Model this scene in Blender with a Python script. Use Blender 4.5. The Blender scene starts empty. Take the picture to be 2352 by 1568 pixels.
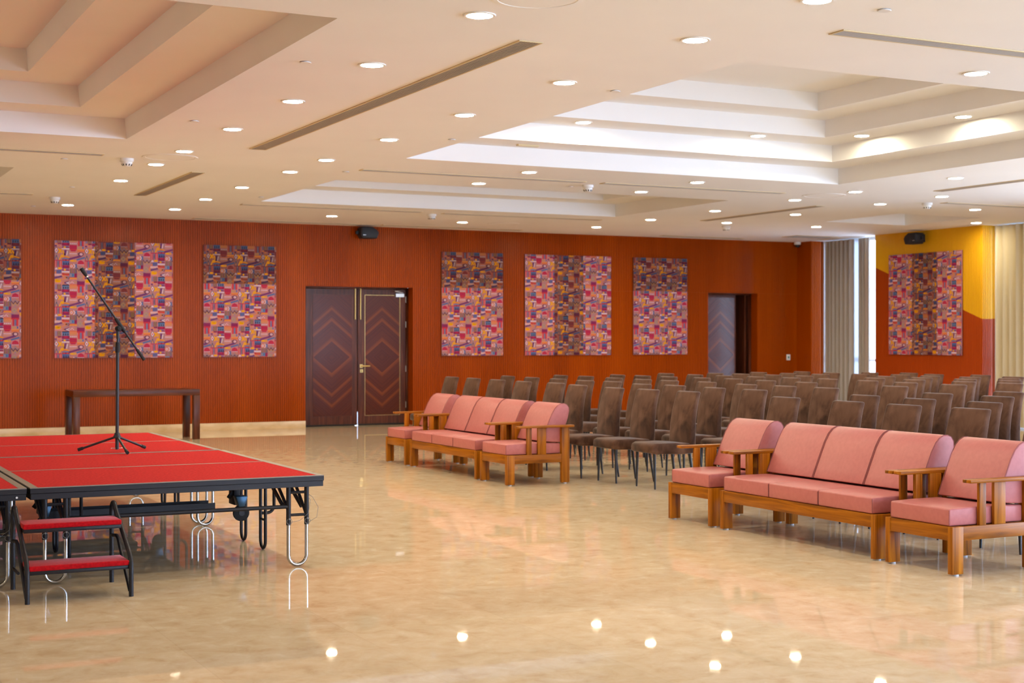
import bpy, bmesh, math, random
from mathutils import Vector, Matrix
PI = math.pi
rnd = random.Random(7)
S = bpy.context.scene
COL = S.collection

# ------------------------------------------------------------------ camera, world, exposure
CAM_H = 1.55
TH = 0.46789
cam = bpy.data.cameras.new('camera')
cam.sensor_width = 36.0
cam.lens = 3338.8 / 2352 * 36.0
cam.shift_y = -(784 - 777.3) / 2352
cam.clip_end = 200
cam.dof.use_dof = True
cam.dof.focus_distance = 10.0
cam.dof.aperture_fstop = 3.5
cam_ob = bpy.data.objects.new('camera', cam)
COL.objects.link(cam_ob)
cam_ob.location = (0, 0, CAM_H)
cam_ob.rotation_euler = (PI / 2, 0, -TH)
S.camera = cam_ob

SKY = (0.56, 0.72, 1.0)
SKY_STRENGTH = 16.0
LAMP_COLOR = (1.0, 0.895, 0.64)
LAMP_STRENGTH = 300.0
world = bpy.data.worlds.new('daylight')
S.world = world
world.use_nodes = True
bg = world.node_tree.nodes['Background']
bg.inputs[0].default_value = (*SKY, 1)
bg.inputs[1].default_value = SKY_STRENGTH

S.view_settings.view_transform = 'Standard'
S.view_settings.look = 'None'
S.view_settings.exposure = 0.2
S.view_settings.gamma = 1.0
S.view_settings.use_curve_mapping = False
S.cycles.max_bounces = 8
S.cycles.diffuse_bounces = 5
S.cycles.glossy_bounces = 4
S.cycles.transparent_max_bounces = 8
S.cycles.sample_clamp_indirect = 6.0
S.cycles.caustics_reflective = False
S.cycles.caustics_refractive = False

# room dimensions (metres): camera at the origin, orange wall at Y = W, right wall at X = XR
W = 24.15
ZC = 3.535
XR = 18.8
XL = -8.0
YB = -4.0
BAYS = [(21.755, 23.69), (17.05, 18.986), (8.8, 13.8), (2.8, 7.8), (-3.4, 1.8)]   # window bays of the right wall


def portal(loc, rot, sx, sy):
    l = bpy.data.lights.new('window_portal', 'AREA')
    l.shape = 'RECTANGLE'
    l.size, l.size_y = sx, sy
    l.cycles.is_portal = True
    o = bpy.data.objects.new('window_portal', l)
    o.location, o.rotation_euler = loc, rot
    COL.objects.link(o)


for y0, y1 in BAYS:
    portal((19.32, (y0 + y1) / 2, 1.77), (0, PI / 2, 0), 3.5, y1 - y0)
for k in range(3, 6):
    portal((-5.4 + k * 4.4, YB - 0.28, 1.7), (PI / 2, 0, 0), 3.6, 2.8)


# ------------------------------------------------------------------ materials
def srgb(r, g, b):
    f = lambda c: (c / 255 / 12.92) if c <= 10 else ((c / 255 + 0.055) / 1.055) ** 2.4
    return (f(r), f(g), f(b))


def mat(name, color, rough=0.6, metal=0.0, spec=0.5, sheen=0.0, emit=None):
    m = bpy.data.materials.new(name)
    m.use_nodes = True
    b = m.node_tree.nodes['Principled BSDF']
    b.inputs['Base Color'].default_value = (*color, 1)
    b.inputs['Roughness'].default_value = rough
    b.inputs['Metallic'].default_value = metal
    b.inputs['Specular IOR Level'].default_value = spec
    if sheen:
        b.inputs['Sheen Weight'].default_value = sheen
        b.inputs['Sheen Roughness'].default_value = 0.35
    if emit:
        b.inputs['Emission Color'].default_value = (*emit[0], 1)
        b.inputs['Emission Strength'].default_value = emit[1]
    return m


def nodes(m):
    t = m.node_tree
    return t, t.nodes['Principled BSDF'], (lambda k, **kw: _nn(t, k, kw)), t.links.new


def _nn(t, k, kw):
    n = t.nodes.new(k)
    for a, b in kw.items():
        setattr(n, a, b)
    return n


def ramp(n, stops):
    e = n.color_ramp.elements
    while len(e) < len(stops):
        e.new(0.5)
    for i, (p, c) in enumerate(stops):
        e[i].position = p
        e[i].color = (*c, 1)


def noise_mat(name, stops, scale=(5, 5, 5), detail=4, rough=0.6, spec=0.5, bump=0.0, sheen=0.0, nscale=1.0, distort=0.0, coords='Object', rough_var=None):
    m = mat(name, stops[0][1], rough, 0, spec, sheen)
    t, b, N, L = nodes(m)
    tc = N('ShaderNodeTexCoord')
    mp = N('ShaderNodeMapping')
    mp.inputs['Scale'].default_value = scale
    no = N('ShaderNodeTexNoise')
    no.inputs['Scale'].default_value = nscale
    no.inputs['Detail'].default_value = detail
    no.inputs['Distortion'].default_value = distort
    cr = N('ShaderNodeValToRGB')
    ramp(cr, stops)
    L(tc.outputs[coords], mp.inputs[0])
    L(mp.outputs[0], no.inputs['Vector'])
    L(no.outputs[0], cr.inputs[0])
    L(cr.outputs[0], b.inputs['Base Color'])
    if bump:
        bp = N('ShaderNodeBump')
        bp.inputs['Strength'].default_value = bump
        bp.inputs['Distance'].default_value = 0.01
        L(no.outputs[0], bp.inputs['Height'])
        L(bp.outputs[0], b.inputs['Normal'])
    return m


def wood(name, dark, mid, light, axis, rough=0.38, spec=0.25, dens=1.0):
    sc = [26 * dens] * 3
    sc['xyz'.index(axis)] = 1.6 * dens
    return noise_mat(name, [(0.28, dark), (0.5, mid), (0.72, light)], tuple(sc), 5, rough, spec, 0.08, distort=0.6)


TEAK = (srgb(100, 54, 2), srgb(152, 88, 5), srgb(180, 112, 13))
teak = {a: wood('teak_' + a, *TEAK, a) for a in 'xyz'}
TD = (srgb(58, 26, 14), srgb(84, 40, 22), srgb(108, 58, 34))
dkwood = {a: wood('dark_wood_' + a, *TD, a, 0.3, 0.28) for a in 'xyz'}

M_ceiling = noise_mat('ceiling_plaster', [(0.3, (0.80, 0.79, 0.77)), (0.7, (0.84, 0.83, 0.81))], (0.7, 0.7, 0.7), 3, 0.9, 0.1)
M_wall = noise_mat('orange_slat_wood', [(0.3, srgb(141, 56, 1)), (0.55, srgb(156, 64, 1)), (0.75, srgb(169, 74, 2))], (1.4, 1.4, 0.12), 4, 0.30, 0.10)
M_plain = noise_mat('cream_wall_paint', [(0.3, (0.66, 0.60, 0.50)), (0.7, (0.70, 0.64, 0.54))], (0.8, 0.8, 0.8), 3, 0.8, 0.2)
M_marble_skirt = noise_mat('beige_marble', [(0.3, srgb(206, 176, 132)), (0.7, srgb(228, 204, 166))], (4, 4, 8), 5, 0.25, 0.5)
M_leather = noise_mat('salmon_leatherette', [(0.3, srgb(176, 103, 102)), (0.7, srgb(183, 109, 108))], (30, 30, 30), 2, 0.42, 0.35)
M_seam = mat('leatherette_seam', srgb(138, 76, 80), 0.6)
M_velvet = noise_mat('brown_velvet', [(0.32, srgb(56, 37, 29)), (0.48, srgb(86, 60, 47)), (0.66, srgb(110, 81, 66))], (5, 5, 4), 8, 0.85, 0.12, 0.0, 0.3, distort=0.5)
M_black = mat('black_metal', (0.011, 0.010, 0.014), 0.45, 0.0, 0.3)
M_wire = mat('dull_steel_wire', (0.20, 0.19, 0.18), 0.5, 0.6)
M_blackleg = mat('black_powder_coat', (0.012, 0.013, 0.018), 0.5)
M_rubber = mat('black_rubber', (0.012, 0.012, 0.014), 0.8)
M_chrome = mat('chrome', (0.42, 0.42, 0.43), 0.16, 1.0)
M_steel = mat('brushed_steel', (0.55, 0.55, 0.55), 0.35, 1.0)
M_gold = mat('brass', (0.62, 0.43, 0.16), 0.3, 1.0)
M_alu = mat('worn_aluminium_trim', (0.20, 0.165, 0.14), 0.5, 0.35)
M_white = mat('white_plastic', (0.75, 0.74, 0.72), 0.45)
M_teal = mat('teal_plastic', (0.03, 0.22, 0.25), 0.4)
M_plastic = mat('black_plastic', (0.008, 0.010, 0.016), 0.55)
M_glide = mat('pale_plastic_glide', (0.55, 0.6, 0.7), 0.4)
M_trim = mat('lamp_trim', (0.8, 0.78, 0.72), 0.5)
M_grille = mat('grille_metal', (0.42, 0.38, 0.33), 0.5)
M_grille_frame = mat('grille_frame', (0.62, 0.5, 0.28), 0.5)
M_dark = mat('dark_void', (0.03, 0.026, 0.022), 0.9)
M_lamp = mat('lamp_lens', (0.8, 0.8, 0.8), 0.5, emit=(LAMP_COLOR, LAMP_STRENGTH))
M_carpet = noise_mat('red_carpet', [(0.35, srgb(166, 22, 25)), (0.65, srgb(192, 37, 37))], (55, 55, 55), 3, 0.95, 0.1, 0.1)
M_step = noise_mat('red_step_carpet', [(0.35, srgb(152, 6, 17)), (0.65, srgb(180, 13, 24))], (70, 70, 70), 3, 0.9, 0.15, 0.1, 0.15)
M_blue = mat('blue_caster_bracket', (0.03, 0.09, 0.16), 0.35, 0.4)
M_frame = mat('window_frame', (0.7, 0.72, 0.75), 0.4)


def make_floor_mat():
    m = mat('polished_marble', (0.6, 0.45, 0.28), 0.02, 0, 0.24)
    t, b, N, L = nodes(m)
    tc = N('ShaderNodeTexCoord')
    mp = N('ShaderNodeMapping')
    mp.inputs['Scale'].default_value = (1.0, 1.0, 1.0)
    mp.inputs['Rotation'].default_value = (0, 0, 0.4)
    L(tc.outputs['Object'], mp.inputs[0])
    n1 = N('ShaderNodeTexNoise')
    n1.inputs['Scale'].default_value = 6.5
    n1.inputs['Detail'].default_value = 9
    n1.inputs['Roughness'].default_value = 0.68
    n1.inputs['Distortion'].default_value = 0.45
    L(mp.outputs[0], n1.inputs['Vector'])
    cr = N('ShaderNodeValToRGB')
    ramp(cr, [(0.28, srgb(200, 170, 134)), (0.44, srgb(215, 191, 158)), (0.58, srgb(221, 200, 170)), (0.74, srgb(232, 216, 190))])
    L(n1.outputs[0], cr.inputs[0])
    # fine pale and brown flecks
    n2 = N('ShaderNodeTexNoise')
    n2.inputs['Scale'].default_value = 20
    n2.inputs['Detail'].default_value = 8
    n2.inputs['Roughness'].default_value = 0.75
    L(mp.outputs[0], n2.inputs['Vector'])
    c2 = N('ShaderNodeValToRGB')
    ramp(c2, [(0.60, (0, 0, 0)), (0.74, (1, 1, 1))])
    L(n2.outputs[0], c2.inputs[0])
    mx = N('ShaderNodeMixRGB')
    mx.inputs[2].default_value = (*srgb(238, 220, 190), 1)
    L(c2.outputs[0], mx.inputs[0])
    L(cr.outputs[0], mx.inputs[1])
    # slab to slab tone, 0.9 m slabs with hairline joints
    br = N('ShaderNodeTexBrick')
    br.offset = 0.0
    br.inputs['Color1'].default_value = (0.93, 0.93, 0.93, 1)
    br.inputs['Color2'].default_value = (1.0, 1.0, 1.0, 1)
    br.inputs['Mortar'].default_value = (0.88, 0.86, 0.84, 1)
    br.inputs['Scale'].default_value = 1.0
    br.inputs['Mortar Size'].default_value = 0.0025
    br.inputs['Brick Width'].default_value = 0.9
    br.inputs['Row Height'].default_value = 0.9
    L(tc.outputs['Object'], br.inputs['Vector'])
    mu = N('ShaderNodeMixRGB', blend_type='MULTIPLY')
    mu.inputs[0].default_value = 1.0
    L(mx.outputs[0], mu.inputs[1])
    L(br.outputs[0], mu.inputs[2])
    L(mu.outputs[0], b.inputs['Base Color'])
    # gentle waviness of the polish
    n3 = N('ShaderNodeTexNoise')
    n3.inputs['Scale'].default_value = 3.0
    n3.inputs['Detail'].default_value = 3
    L(tc.outputs['Object'], n3.inputs['Vector'])
    bp = N('ShaderNodeBump')
    bp.inputs['Strength'].default_value = 0.002
    bp.inputs['Distance'].default_value = 0.02
    L(n3.outputs[0], bp.inputs['Height'])
    L(bp.outputs[0], b.inputs['Normal'])
    return m


M_floor = make_floor_mat()


def make_two_tone():
    """upper yellow / lower orange paint, split on a sloping line (Y runs along the wall, Z up)"""
    m = mat('yellow_and_orange_slats', (0.5, 0.3, 0.02), 0.42, 0, 0.3)
    t, b, N, L = nodes(m)
    tc = N('ShaderNodeTexCoord')
    sp = N('ShaderNodeSeparateXYZ')
    L(tc.outputs['Object'], sp.inputs[0])
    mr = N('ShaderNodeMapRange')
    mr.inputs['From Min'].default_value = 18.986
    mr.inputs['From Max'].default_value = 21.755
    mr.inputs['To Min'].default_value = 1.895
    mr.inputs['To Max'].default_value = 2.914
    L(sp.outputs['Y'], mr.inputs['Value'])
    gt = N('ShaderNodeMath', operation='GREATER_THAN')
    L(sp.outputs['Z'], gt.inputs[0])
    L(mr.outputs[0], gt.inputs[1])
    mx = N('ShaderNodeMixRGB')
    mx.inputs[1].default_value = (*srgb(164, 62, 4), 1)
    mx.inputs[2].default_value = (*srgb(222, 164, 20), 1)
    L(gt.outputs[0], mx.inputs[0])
    L(mx.outputs[0], b.inputs['Base Color'])
    return m


M_twotone = make_two_tone()


def make_door_veneer(name, spec):
    """book-matched veneer: concentric diamonds round the middle of the leaf (object origin)"""
    m = mat(name, (0.1, 0.03, 0.02), 0.24, 0, spec)
    t, b, N, L = nodes(m)
    tc = N('ShaderNodeTexCoord')
    sp = N('ShaderNodeSeparateXYZ')
    L(tc.outputs['Object'], sp.inputs[0])
    ax = N('ShaderNodeMath', operation='ABSOLUTE')
    L(sp.outputs['X'], ax.inputs[0])
    az = N('ShaderNodeMath', operation='ABSOLUTE')
    L(sp.outputs['Z'], az.inputs[0])
    ma = N('ShaderNodeMath', operation='MULTIPLY_ADD')
    ma.inputs[1].default_value = 0.83
    L(ax.outputs[0], ma.inputs[0])
    L(az.outputs[0], ma.inputs[2])          # d = .83|x| + |z|
    no = N('ShaderNodeTexNoise', noise_dimensions='1D')
    no.inputs['Scale'].default_value = 46
    no.inputs['Detail'].default_value = 3
    L(ma.outputs[0], no.inputs['W'])
    c0 = N('ShaderNodeValToRGB')
    ramp(c0, [(0.3, srgb(70, 27, 14)), (0.7, srgb(92, 40, 20))])
    L(no.outputs[0], c0.inputs[0])
    sc = N('ShaderNodeMath', operation='MULTIPLY')
    sc.inputs[1].default_value = 0.8
    L(ma.outputs[0], sc.inputs[0])
    c1 = N('ShaderNodeValToRGB')
    ramp(c1, [(0.0, (0, 0, 0)), (0.22, (0, 0, 0)), (0.23, (.9, .9, .9)), (0.30, (0.1, .1, .1)), (0.50, (0, 0, 0)), (0.53, (.85, .85, .85)), (0.57, (.1, .1, .1)), (0.66, (0, 0, 0)), (0.69, (.8, .8, .8)), (0.73, (0, 0, 0))])
    L(sc.outputs[0], c1.inputs[0])
    mx = N('ShaderNodeMixRGB')
    mx.inputs[2].default_value = (*srgb(128, 62, 24), 1)
    L(c1.outputs[0], mx.inputs[0])
    L(c0.outputs[0], mx.inputs[1])
    L(mx.outputs[0], b.inputs['Base Color'])
    return m


M_veneer = make_door_veneer('diamond_veneer', 0.25)
M_veneer2 = make_door_veneer('diamond_veneer_raised_sheen', 0.9)  # same veneer, specular raised to bring out the blue window glow


def make_glass():
    m = bpy.data.materials.new('window_glass')
    m.use_nodes = True
    t = m.node_tree
    t.nodes.clear()
    o = t.nodes.new('ShaderNodeOutputMaterial')
    tr = t.nodes.new('ShaderNodeBsdfTransparent')
    gl = t.nodes.new('ShaderNodeBsdfGlossy')
    gl.inputs['Roughness'].default_value = 0.02
    fr = t.nodes.new('ShaderNodeFresnel')
    fr.inputs[0].default_value = 1.25
    mx = t.nodes.new('ShaderNodeMixShader')
    t.links.new(fr.outputs[0], mx.inputs[0])
    t.links.new(tr.outputs[0], mx.inputs[1])
    t.links.new(gl.outputs[0], mx.inputs[2])
    t.links.new(mx.outputs[0], o.inputs[0])
    return m


M_glass = make_glass()


def make_curtain(name, color, trans):
    m = bpy.data.materials.new(name)
    m.use_nodes = True
    t = m.node_tree
    t.nodes.clear()
    o = t.nodes.new('ShaderNodeOutputMaterial')
    d = t.nodes.new('ShaderNodeBsdfDiffuse')
    d.inputs[0].default_value = (*color, 1)
    tl = t.nodes.new('ShaderNodeBsdfTranslucent')
    tl.inputs[0].default_value = (*color, 1)
    mx = t.nodes.new('ShaderNodeMixShader')
    mx.inputs[0].default_value = trans
    t.links.new(d.outputs[0], mx.inputs[1])
    t.links.new(tl.outputs[0], mx.inputs[2])
    t.links.new(mx.outputs[0], o.inputs[0])
    return m


M_curtain = make_curtain('grey_curtain_cloth', srgb(182, 173, 164), 0.10)
M_sheer = make_curtain('white_sheer_cloth', (0.8, 0.82, 0.85), 0.42)
M_curtain2 = make_curtain('cream_curtain_cloth', srgb(206, 192, 162), 0.05)


# ------------------------------------------------------------------ mesh builder
class MB:
    def __init__(self):
        self.v, self.f, self.m = [], [], []

    def add(self, vs, fs, mi=0):
        n = len(self.v)
        self.v += [tuple(p) for p in vs]
        for f in fs:
            self.f.append(tuple(i + n for i in f))
            self.m.append(mi)
        return self

    def box(self, x0, y0, z0, x1, y1, z1, mi=0):
        if x0 > x1: x0, x1 = x1, x0
        if y0 > y1: y0, y1 = y1, y0
        if z0 > z1: z0, z1 = z1, z0
        v = [(x0, y0, z0), (x1, y0, z0), (x1, y1, z0), (x0, y1, z0), (x0, y0, z1), (x1, y0, z1), (x1, y1, z1), (x0, y1, z1)]
        return self.add(v, [(3, 2, 1, 0), (4, 5, 6, 7), (0, 1, 5, 4), (1, 2, 6, 5), (2, 3, 7, 6), (3, 0, 4, 7)], mi)

    def quad(self, a, b, c, d, mi=0):
        return self.add([a, b, c, d], [(0, 1, 2, 3)], mi)

    def bar(self, p, q, w, h, up=(0, 0, 1), mi=0):
        p, q = Vector(p), Vector(q)
        d = (q - p).normalized()
        u = Vector(up)
        s = d.cross(u).normalized() * (w / 2)
        u = s.cross(d).normalized() * (h / 2)
        v = [p - s - u, p + s - u, p + s + u, p - s + u, q - s - u, q + s - u, q + s + u, q - s + u]
        return self.add(v, [(0, 1, 2, 3), (7, 6, 5, 4), (0, 4, 5, 1), (1, 5, 6, 2), (2, 6, 7, 3), (3, 7, 4, 0)], mi)

    def tube(self, pts, r, n=10, mi=0, cap=True):
        pts = [Vector(p) for p in pts]
        rs = r if isinstance(r, (list, tuple)) else [r] * len(pts)
        rings = []
        ref = None
        for i, p in enumerate(pts):
            a = pts[max(i - 1, 0)]
            b = pts[min(i + 1, len(pts) - 1)]
            d = (b - a).normalized()
            if ref is None:
                ref = Vector((0, 0, 1)) if abs(d.z) < 0.9 else Vector((1, 0, 0))
            s = d.cross(ref).normalized()
            ref = s.cross(d).normalized()
            rings.append([p + (s * math.cos(k * 2 * PI / n) + ref * math.sin(k * 2 * PI / n)) * rs[i] for k in range(n)])
        vs = [v for ring in rings for v in ring]
        fs = []
        for i in range(len(rings) - 1):
            for k in range(n):
                fs.append((i * n + k, i * n + (k + 1) % n, (i + 1) * n + (k + 1) % n, (i + 1) * n + k))
        if cap:
            fs.append(tuple(range(n - 1, -1, -1)))
            fs.append(tuple((len(rings) - 1) * n + k for k in range(n)))
        return self.add(vs, fs, mi)

    def lathe(self, prof, c=(0, 0, 0), n=24, axis='z', mi=0):
        vs, fs = [], []
        for r, h in prof:
            for k in range(n):
                a = 2 * PI * k / n
                p = (r * math.cos(a), r * math.sin(a), h)
                if axis == 'x': p = (h, p[0], p[1])
                if axis == 'y': p = (p[1], h, p[0])
                vs.append((p[0] + c[0], p[1] + c[1], p[2] + c[2]))
        for i in range(len(prof) - 1):
            for k in range(n):
                fs.append((i * n + k, i * n + (k + 1) % n, (i + 1) * n + (k + 1) % n, (i + 1) * n + k))
        if prof[0][0] > 1e-6: fs.append(tuple(range(n - 1, -1, -1)))
        if prof[-1][0] > 1e-6: fs.append(tuple((len(prof) - 1) * n + k for k in range(n)))
        return self.add(vs, fs, mi)

    def prism(self, poly, axis, a, b, mi=0):
        """poly: 2D points; axis 'y' -> (x,z), 'x' -> (y,z), 'z' -> (x,y); extruded from a to b"""
        def P(p, t):
            return {'y': (p[0], t, p[1]), 'x': (t, p[0], p[1]), 'z': (p[0], p[1], t)}[axis]
        n = len(poly)
        vs = [P(p, a) for p in poly] + [P(p, b) for p in poly]
        fs = [tuple(range(n - 1, -1, -1)), tuple(range(n, 2 * n))]
        fs += [(i, (i + 1) % n, n + (i + 1) % n, n + i) for i in range(n)]
        return self.add(vs, fs, mi)

    def build(self, name, mats, parent=None, bevel=0.0, seg=2, smooth=True, angle=40, loc=None):
        me = bpy.data.meshes.new(name)
        me.from_pydata([tuple(v) for v in self.v], [], self.f)
        mats = mats if isinstance(mats, (list, tuple)) else [mats]
        for m in mats: me.materials.append(m)
        me.polygons.foreach_set('material_index', self.m)
        bm = bmesh.new()
        bm.from_mesh(me)
        bmesh.ops.remove_doubles(bm, verts=bm.verts, dist=1e-5)
        bmesh.ops.recalc_face_normals(bm, faces=bm.faces)
        if bevel:
            es = [e for e in bm.edges if len(e.link_faces) == 2 and e.calc_face_angle(0) > math.radians(35)]
            bmesh.ops.bevel(bm, geom=es, offset=bevel, offset_type='OFFSET', segments=seg, profile=0.5, affect='EDGES', clamp_overlap=True)
        bm.to_mesh(me)
        bm.free()
        if smooth:
            me.polygons.foreach_set('use_smooth', [True] * len(me.polygons))
            me.set_sharp_from_angle(angle=math.radians(angle))
        o = bpy.data.objects.new(name, me)
        COL.objects.link(o)
        if loc: o.location = loc
        if parent: o.parent = parent
        return o


def tag(o, label, cat, group=None, kind=None):
    o['label'] = label
    o['category'] = cat
    if group: o['group'] = group
    if kind: o['kind'] = kind
    return o


def thing(name, label, cat, loc=(0, 0, 0), rz=0.0, group=None):
    o = bpy.data.objects.new(name, None)
    o.empty_display_size = 0.1
    COL.objects.link(o)
    o.location = loc
    o.rotation_euler = (0, 0, rz)
    return tag(o, label, cat, group)


def copy_tree(o, parent=None):
    c = o.copy()
    COL.objects.link(c)
    if parent: c.parent = parent
    for ch in [x for x in o.children]:
        copy_tree(ch, c)
    return c


def structure(o, label=None):
    o['kind'] = 'structure'
    if label: o['label'] = label
    return o


ORD = ['first', 'second', 'third', 'fourth', 'fifth', 'sixth', 'seventh', 'eighth', 'ninth', 'tenth', 'eleventh', 'twelfth', 'thirteenth', 'fourteenth', 'fifteenth']

# ------------------------------------------------------------------ setting: floor, ceiling with stepped coffers
structure(MB().box(XL, YB, -0.1, 19.4, W + 1.6, 0.0).build('floor', M_floor, smooth=False), 'polished beige marble floor of the hall')

COFFERS = [  # x0, x1, y0, y1, steps
    (-2.92, 3.10, 8.53, 14.65, 4),
    (6.18, 12.20, 8.58, 14.82, 4),
    (6.24, 12.20, 17.24, 20.40, 2),
    (-2.9, 2.45, 17.65, 20.40, 2),
    (15.90, 17.65, 17.85, 19.65, 1),
    (15.20, 17.65, 9.0, 14.60, 2),
    (-2.92, 3.10, 0.2, 6.2, 3),
    (6.18, 12.20, 0.2, 6.2, 3),
]
STEP_H, STEP_W = 0.20, 0.55


def ceiling():
    b = MB()
    xs = sorted({XL, 19.4} | {c[0] for c in COFFERS} | {c[1] for c in COFFERS})
    ys = sorted({YB, W + 0.3} | {c[2] for c in COFFERS} | {c[3] for c in COFFERS})
    for i in range(len(xs) - 1):
        for j in range(len(ys) - 1):
            mx, my = (xs[i] + xs[i + 1]) / 2, (ys[j] + ys[j + 1]) / 2
            if any(c[0] < mx < c[1] and c[2] < my < c[3] for c in COFFERS): continue
            b.quad((xs[i], ys[j], ZC), (xs[i + 1], ys[j], ZC), (xs[i + 1], ys[j + 1], ZC), (xs[i], ys[j + 1], ZC))
    for x0, x1, y0, y1, n in COFFERS:
        z = ZC
        for k in range(n):
            # splayed step: each riser leans in slightly
            e = 0.02
            X0, X1, Y0, Y1 = x0 + e, x1 - e, y0 + e, y1 - e
            zt = z + STEP_H
            lo = [(x0, y0, z), (x1, y0, z), (x1, y1, z), (x0, y1, z)]
            hi = [(X0, Y0, zt), (X1, Y0, zt), (X1, Y1, zt), (X0, Y1, zt)]
            for q in range(4):
                b.quad(lo[q], lo[(q + 1) % 4], hi[(q + 1) % 4], hi[q])
            if k < n - 1:
                w = STEP_W - e
                inn = [(X0 + w, Y0 + w, zt), (X1 - w, Y0 + w, zt), (X1 - w, Y1 - w, zt), (X0 + w, Y1 - w, zt)]
                for q in range(4):
                    b.quad(hi[q], hi[(q + 1) % 4], inn[(q + 1) % 4], inn[q])
                x0, x1, y0, y1, z = X0 + w, X1 - w, Y0 + w, Y1 - w, zt
            else:
                b.quad(*hi)
    b.box(XL - 0.3, YB - 0.3, ZC + 1.2, 19.7, W + 0.6, ZC + 1.3)
    return b.build('ceiling', M_ceiling, smooth=False)


structure(ceiling(), 'white ceiling with stepped rectangular coffers')

# ------------------------------------------------------------------ setting: walls
PITCH, SLAT, GROOVE = 0.038, 0.0305, 0.014
D1 = (8.187, 10.205, 2.463)
D2 = (16.598, 17.802, 2.466)


def slat_run(b, a0, a1, zs, to3, n_out):
    """vertical slats from a0 to a1; to3(a, depth, z) -> xyz with depth 0 at the slat face and negative into the wall"""
    n = max(1, int(round((a1 - a0) / PITCH)))
    p = (a1 - a0) / n
    for k in range(n):
        s0 = a0 + k * p + (p - SLAT) / 2
        s1 = s0 + SLAT
        for z0, z1 in zs((s0 + s1) / 2):
            F = [to3(s0, 0, z0), to3(s1, 0, z0), to3(s1, 0, z1), to3(s0, 0, z1)]
            Bk = [to3(s0, -GROOVE, z0), to3(s1, -GROOVE, z0), to3(s1, -GROOVE, z1), to3(s0, -GROOVE, z1)]
            b.add(F + Bk, [(0, 1, 2, 3), (0, 4, 5, 1), (1, 5, 6, 2), (2, 6, 7, 3), (3, 7, 4, 0)])


def seams(z0, z1):
    cuts = [z0] + [c for c in (1.235, 2.466) if z0 + 0.05 < c < z1 - 0.05] + [z1]
    return [(cuts[i] + (0.002 if i else 0), cuts[i + 1] - (0.002 if i + 2 < len(cuts) else 0)) for i in range(len(cuts) - 1)]


def back_wall():
    b = MB()

    def zs(x):
        if D1[0] < x < D1[1]: return seams(D1[2], ZC)
        if D2[0] < x < D2[1]: return seams(D2[2], ZC)
        return seams(0.125, ZC)
    for a, c in ((XL, D1[0]), (D1[0], D1[1]), (D1[1], D2[0]), (D2[0], D2[1]), (D2[1], XR)):
        slat_run(b, a, c, zs, lambda s, d, z: (s, W - d, z), None)
    y0, y1 = W + GROOVE, W + 0.22
    b.box(XL, y0, 0, D1[0], y1, ZC + 0.02)
    b.box(D1[0], y0, D1[2], D1[1], y1, ZC + 0.02)
    b.box(D1[1], y0, 0, D2[0], y1, ZC + 0.02)
    b.box(D2[0], y0, D2[2], D2[1], y1, ZC + 0.02)
    b.box(D2[1], y0, 0, 19.4, y1, ZC + 0.02)
    return b.build('wall_back', M_wall, smooth=False)


structure(back_wall(), 'orange-brown wall of fine vertical wooden slats')

bb = MB()
for a, c in ((XL, D1[0]), (D1[1], D2[0]), (D2[1], XR)):
    bb.box(a, W - 0.006, 0, c, W + 0.012, 0.122)
structure(bb.build('baseboard_back', M_marble_skirt, bevel=0.002), 'pale marble skirting under the slatted wall')

RX = 19.05       # depth of the window recesses


def right_block(y0, y1, name, m):
    b = MB()
    slat_run(b, y0 + 0.01, y1 - 0.0, lambda a: [(0.10, ZC)], lambda s, d, z: (XR - d, s, z), None)
    slat_run(b, XR + 0.01, RX, lambda a: [(0.10, ZC)], lambda s, d, z: (s, y0 - d, z), None)
    slat_run(b, XR + 0.01, RX, lambda a: [(0.10, ZC)], lambda s, d, z: (s, y1 + d, z), None) if y1 < W - 0.01 else None
    b.box(XR + GROOVE, y0 + GROOVE, 0, 19.3, y1 - (GROOVE if y1 < W - 0.01 else 0), ZC + 0.02)
    return structure(b.build(name, m, smooth=False))


edges = [W] + [e for y0, y1 in BAYS for e in (y1, y0)] + [YB]
names = ['wall_right_corner', 'wall_right', 'wall_right_middle', 'wall_right_near', 'wall_right_side', 'wall_right_rear', 'wall_right_end']
for k in range(0, len(edges), 2):
    right_block(edges[k + 1], edges[k], names[k // 2], M_twotone if k == 2 else M_wall)


def left_wall():
    b = MB()
    b.box(XL - 0.2, YB, 0, XL, W + 0.2, ZC + 0.02)
    return b.build('wall_left', M_plain, smooth=False)


structure(left_wall())
fw = MB()
fw.box(XL, YB - 0.2, 0, 19.4, YB, 0.3)
fw.box(XL, YB - 0.2, 3.1, 19.4, YB, ZC + 0.02)
x = XL
for k in range(3, 6):
    c = -5.4 + k * 4.4
    fw.box(x, YB - 0.2, 0.3, c - 1.8, YB, 3.1)
    x = c + 1.8
fw.box(x, YB - 0.2, 0.3, 19.4, YB, 3.1)
structure(fw.build('wall_front', M_plain, smooth=False))
for k in range(3, 6):
    c = -5.4 + k * 4.4
    f = MB()
    f.box(c - 1.8, YB - 0.13, 0.3, c - 1.74, YB - 0.07, 3.1).box(c + 1.74, YB - 0.13, 0.3, c + 1.8, YB - 0.07, 3.1)
    f.box(c - 1.74, YB - 0.13, 0.3, c + 1.74, YB - 0.07, 0.36).box(c - 1.74, YB - 0.13, 3.04, c + 1.74, YB - 0.07, 3.1).box(c - 0.03, YB - 0.13, 0.36, c + 0.03, YB - 0.07, 3.04)
    wo = structure(f.build('window_%d' % (k + 4), M_frame, smooth=False))
    MB().box(c - 1.73, YB - 0.105, 0.37, c + 1.73, YB - 0.098, 3.03).build('pane', M_glass, wo, smooth=False)

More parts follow.
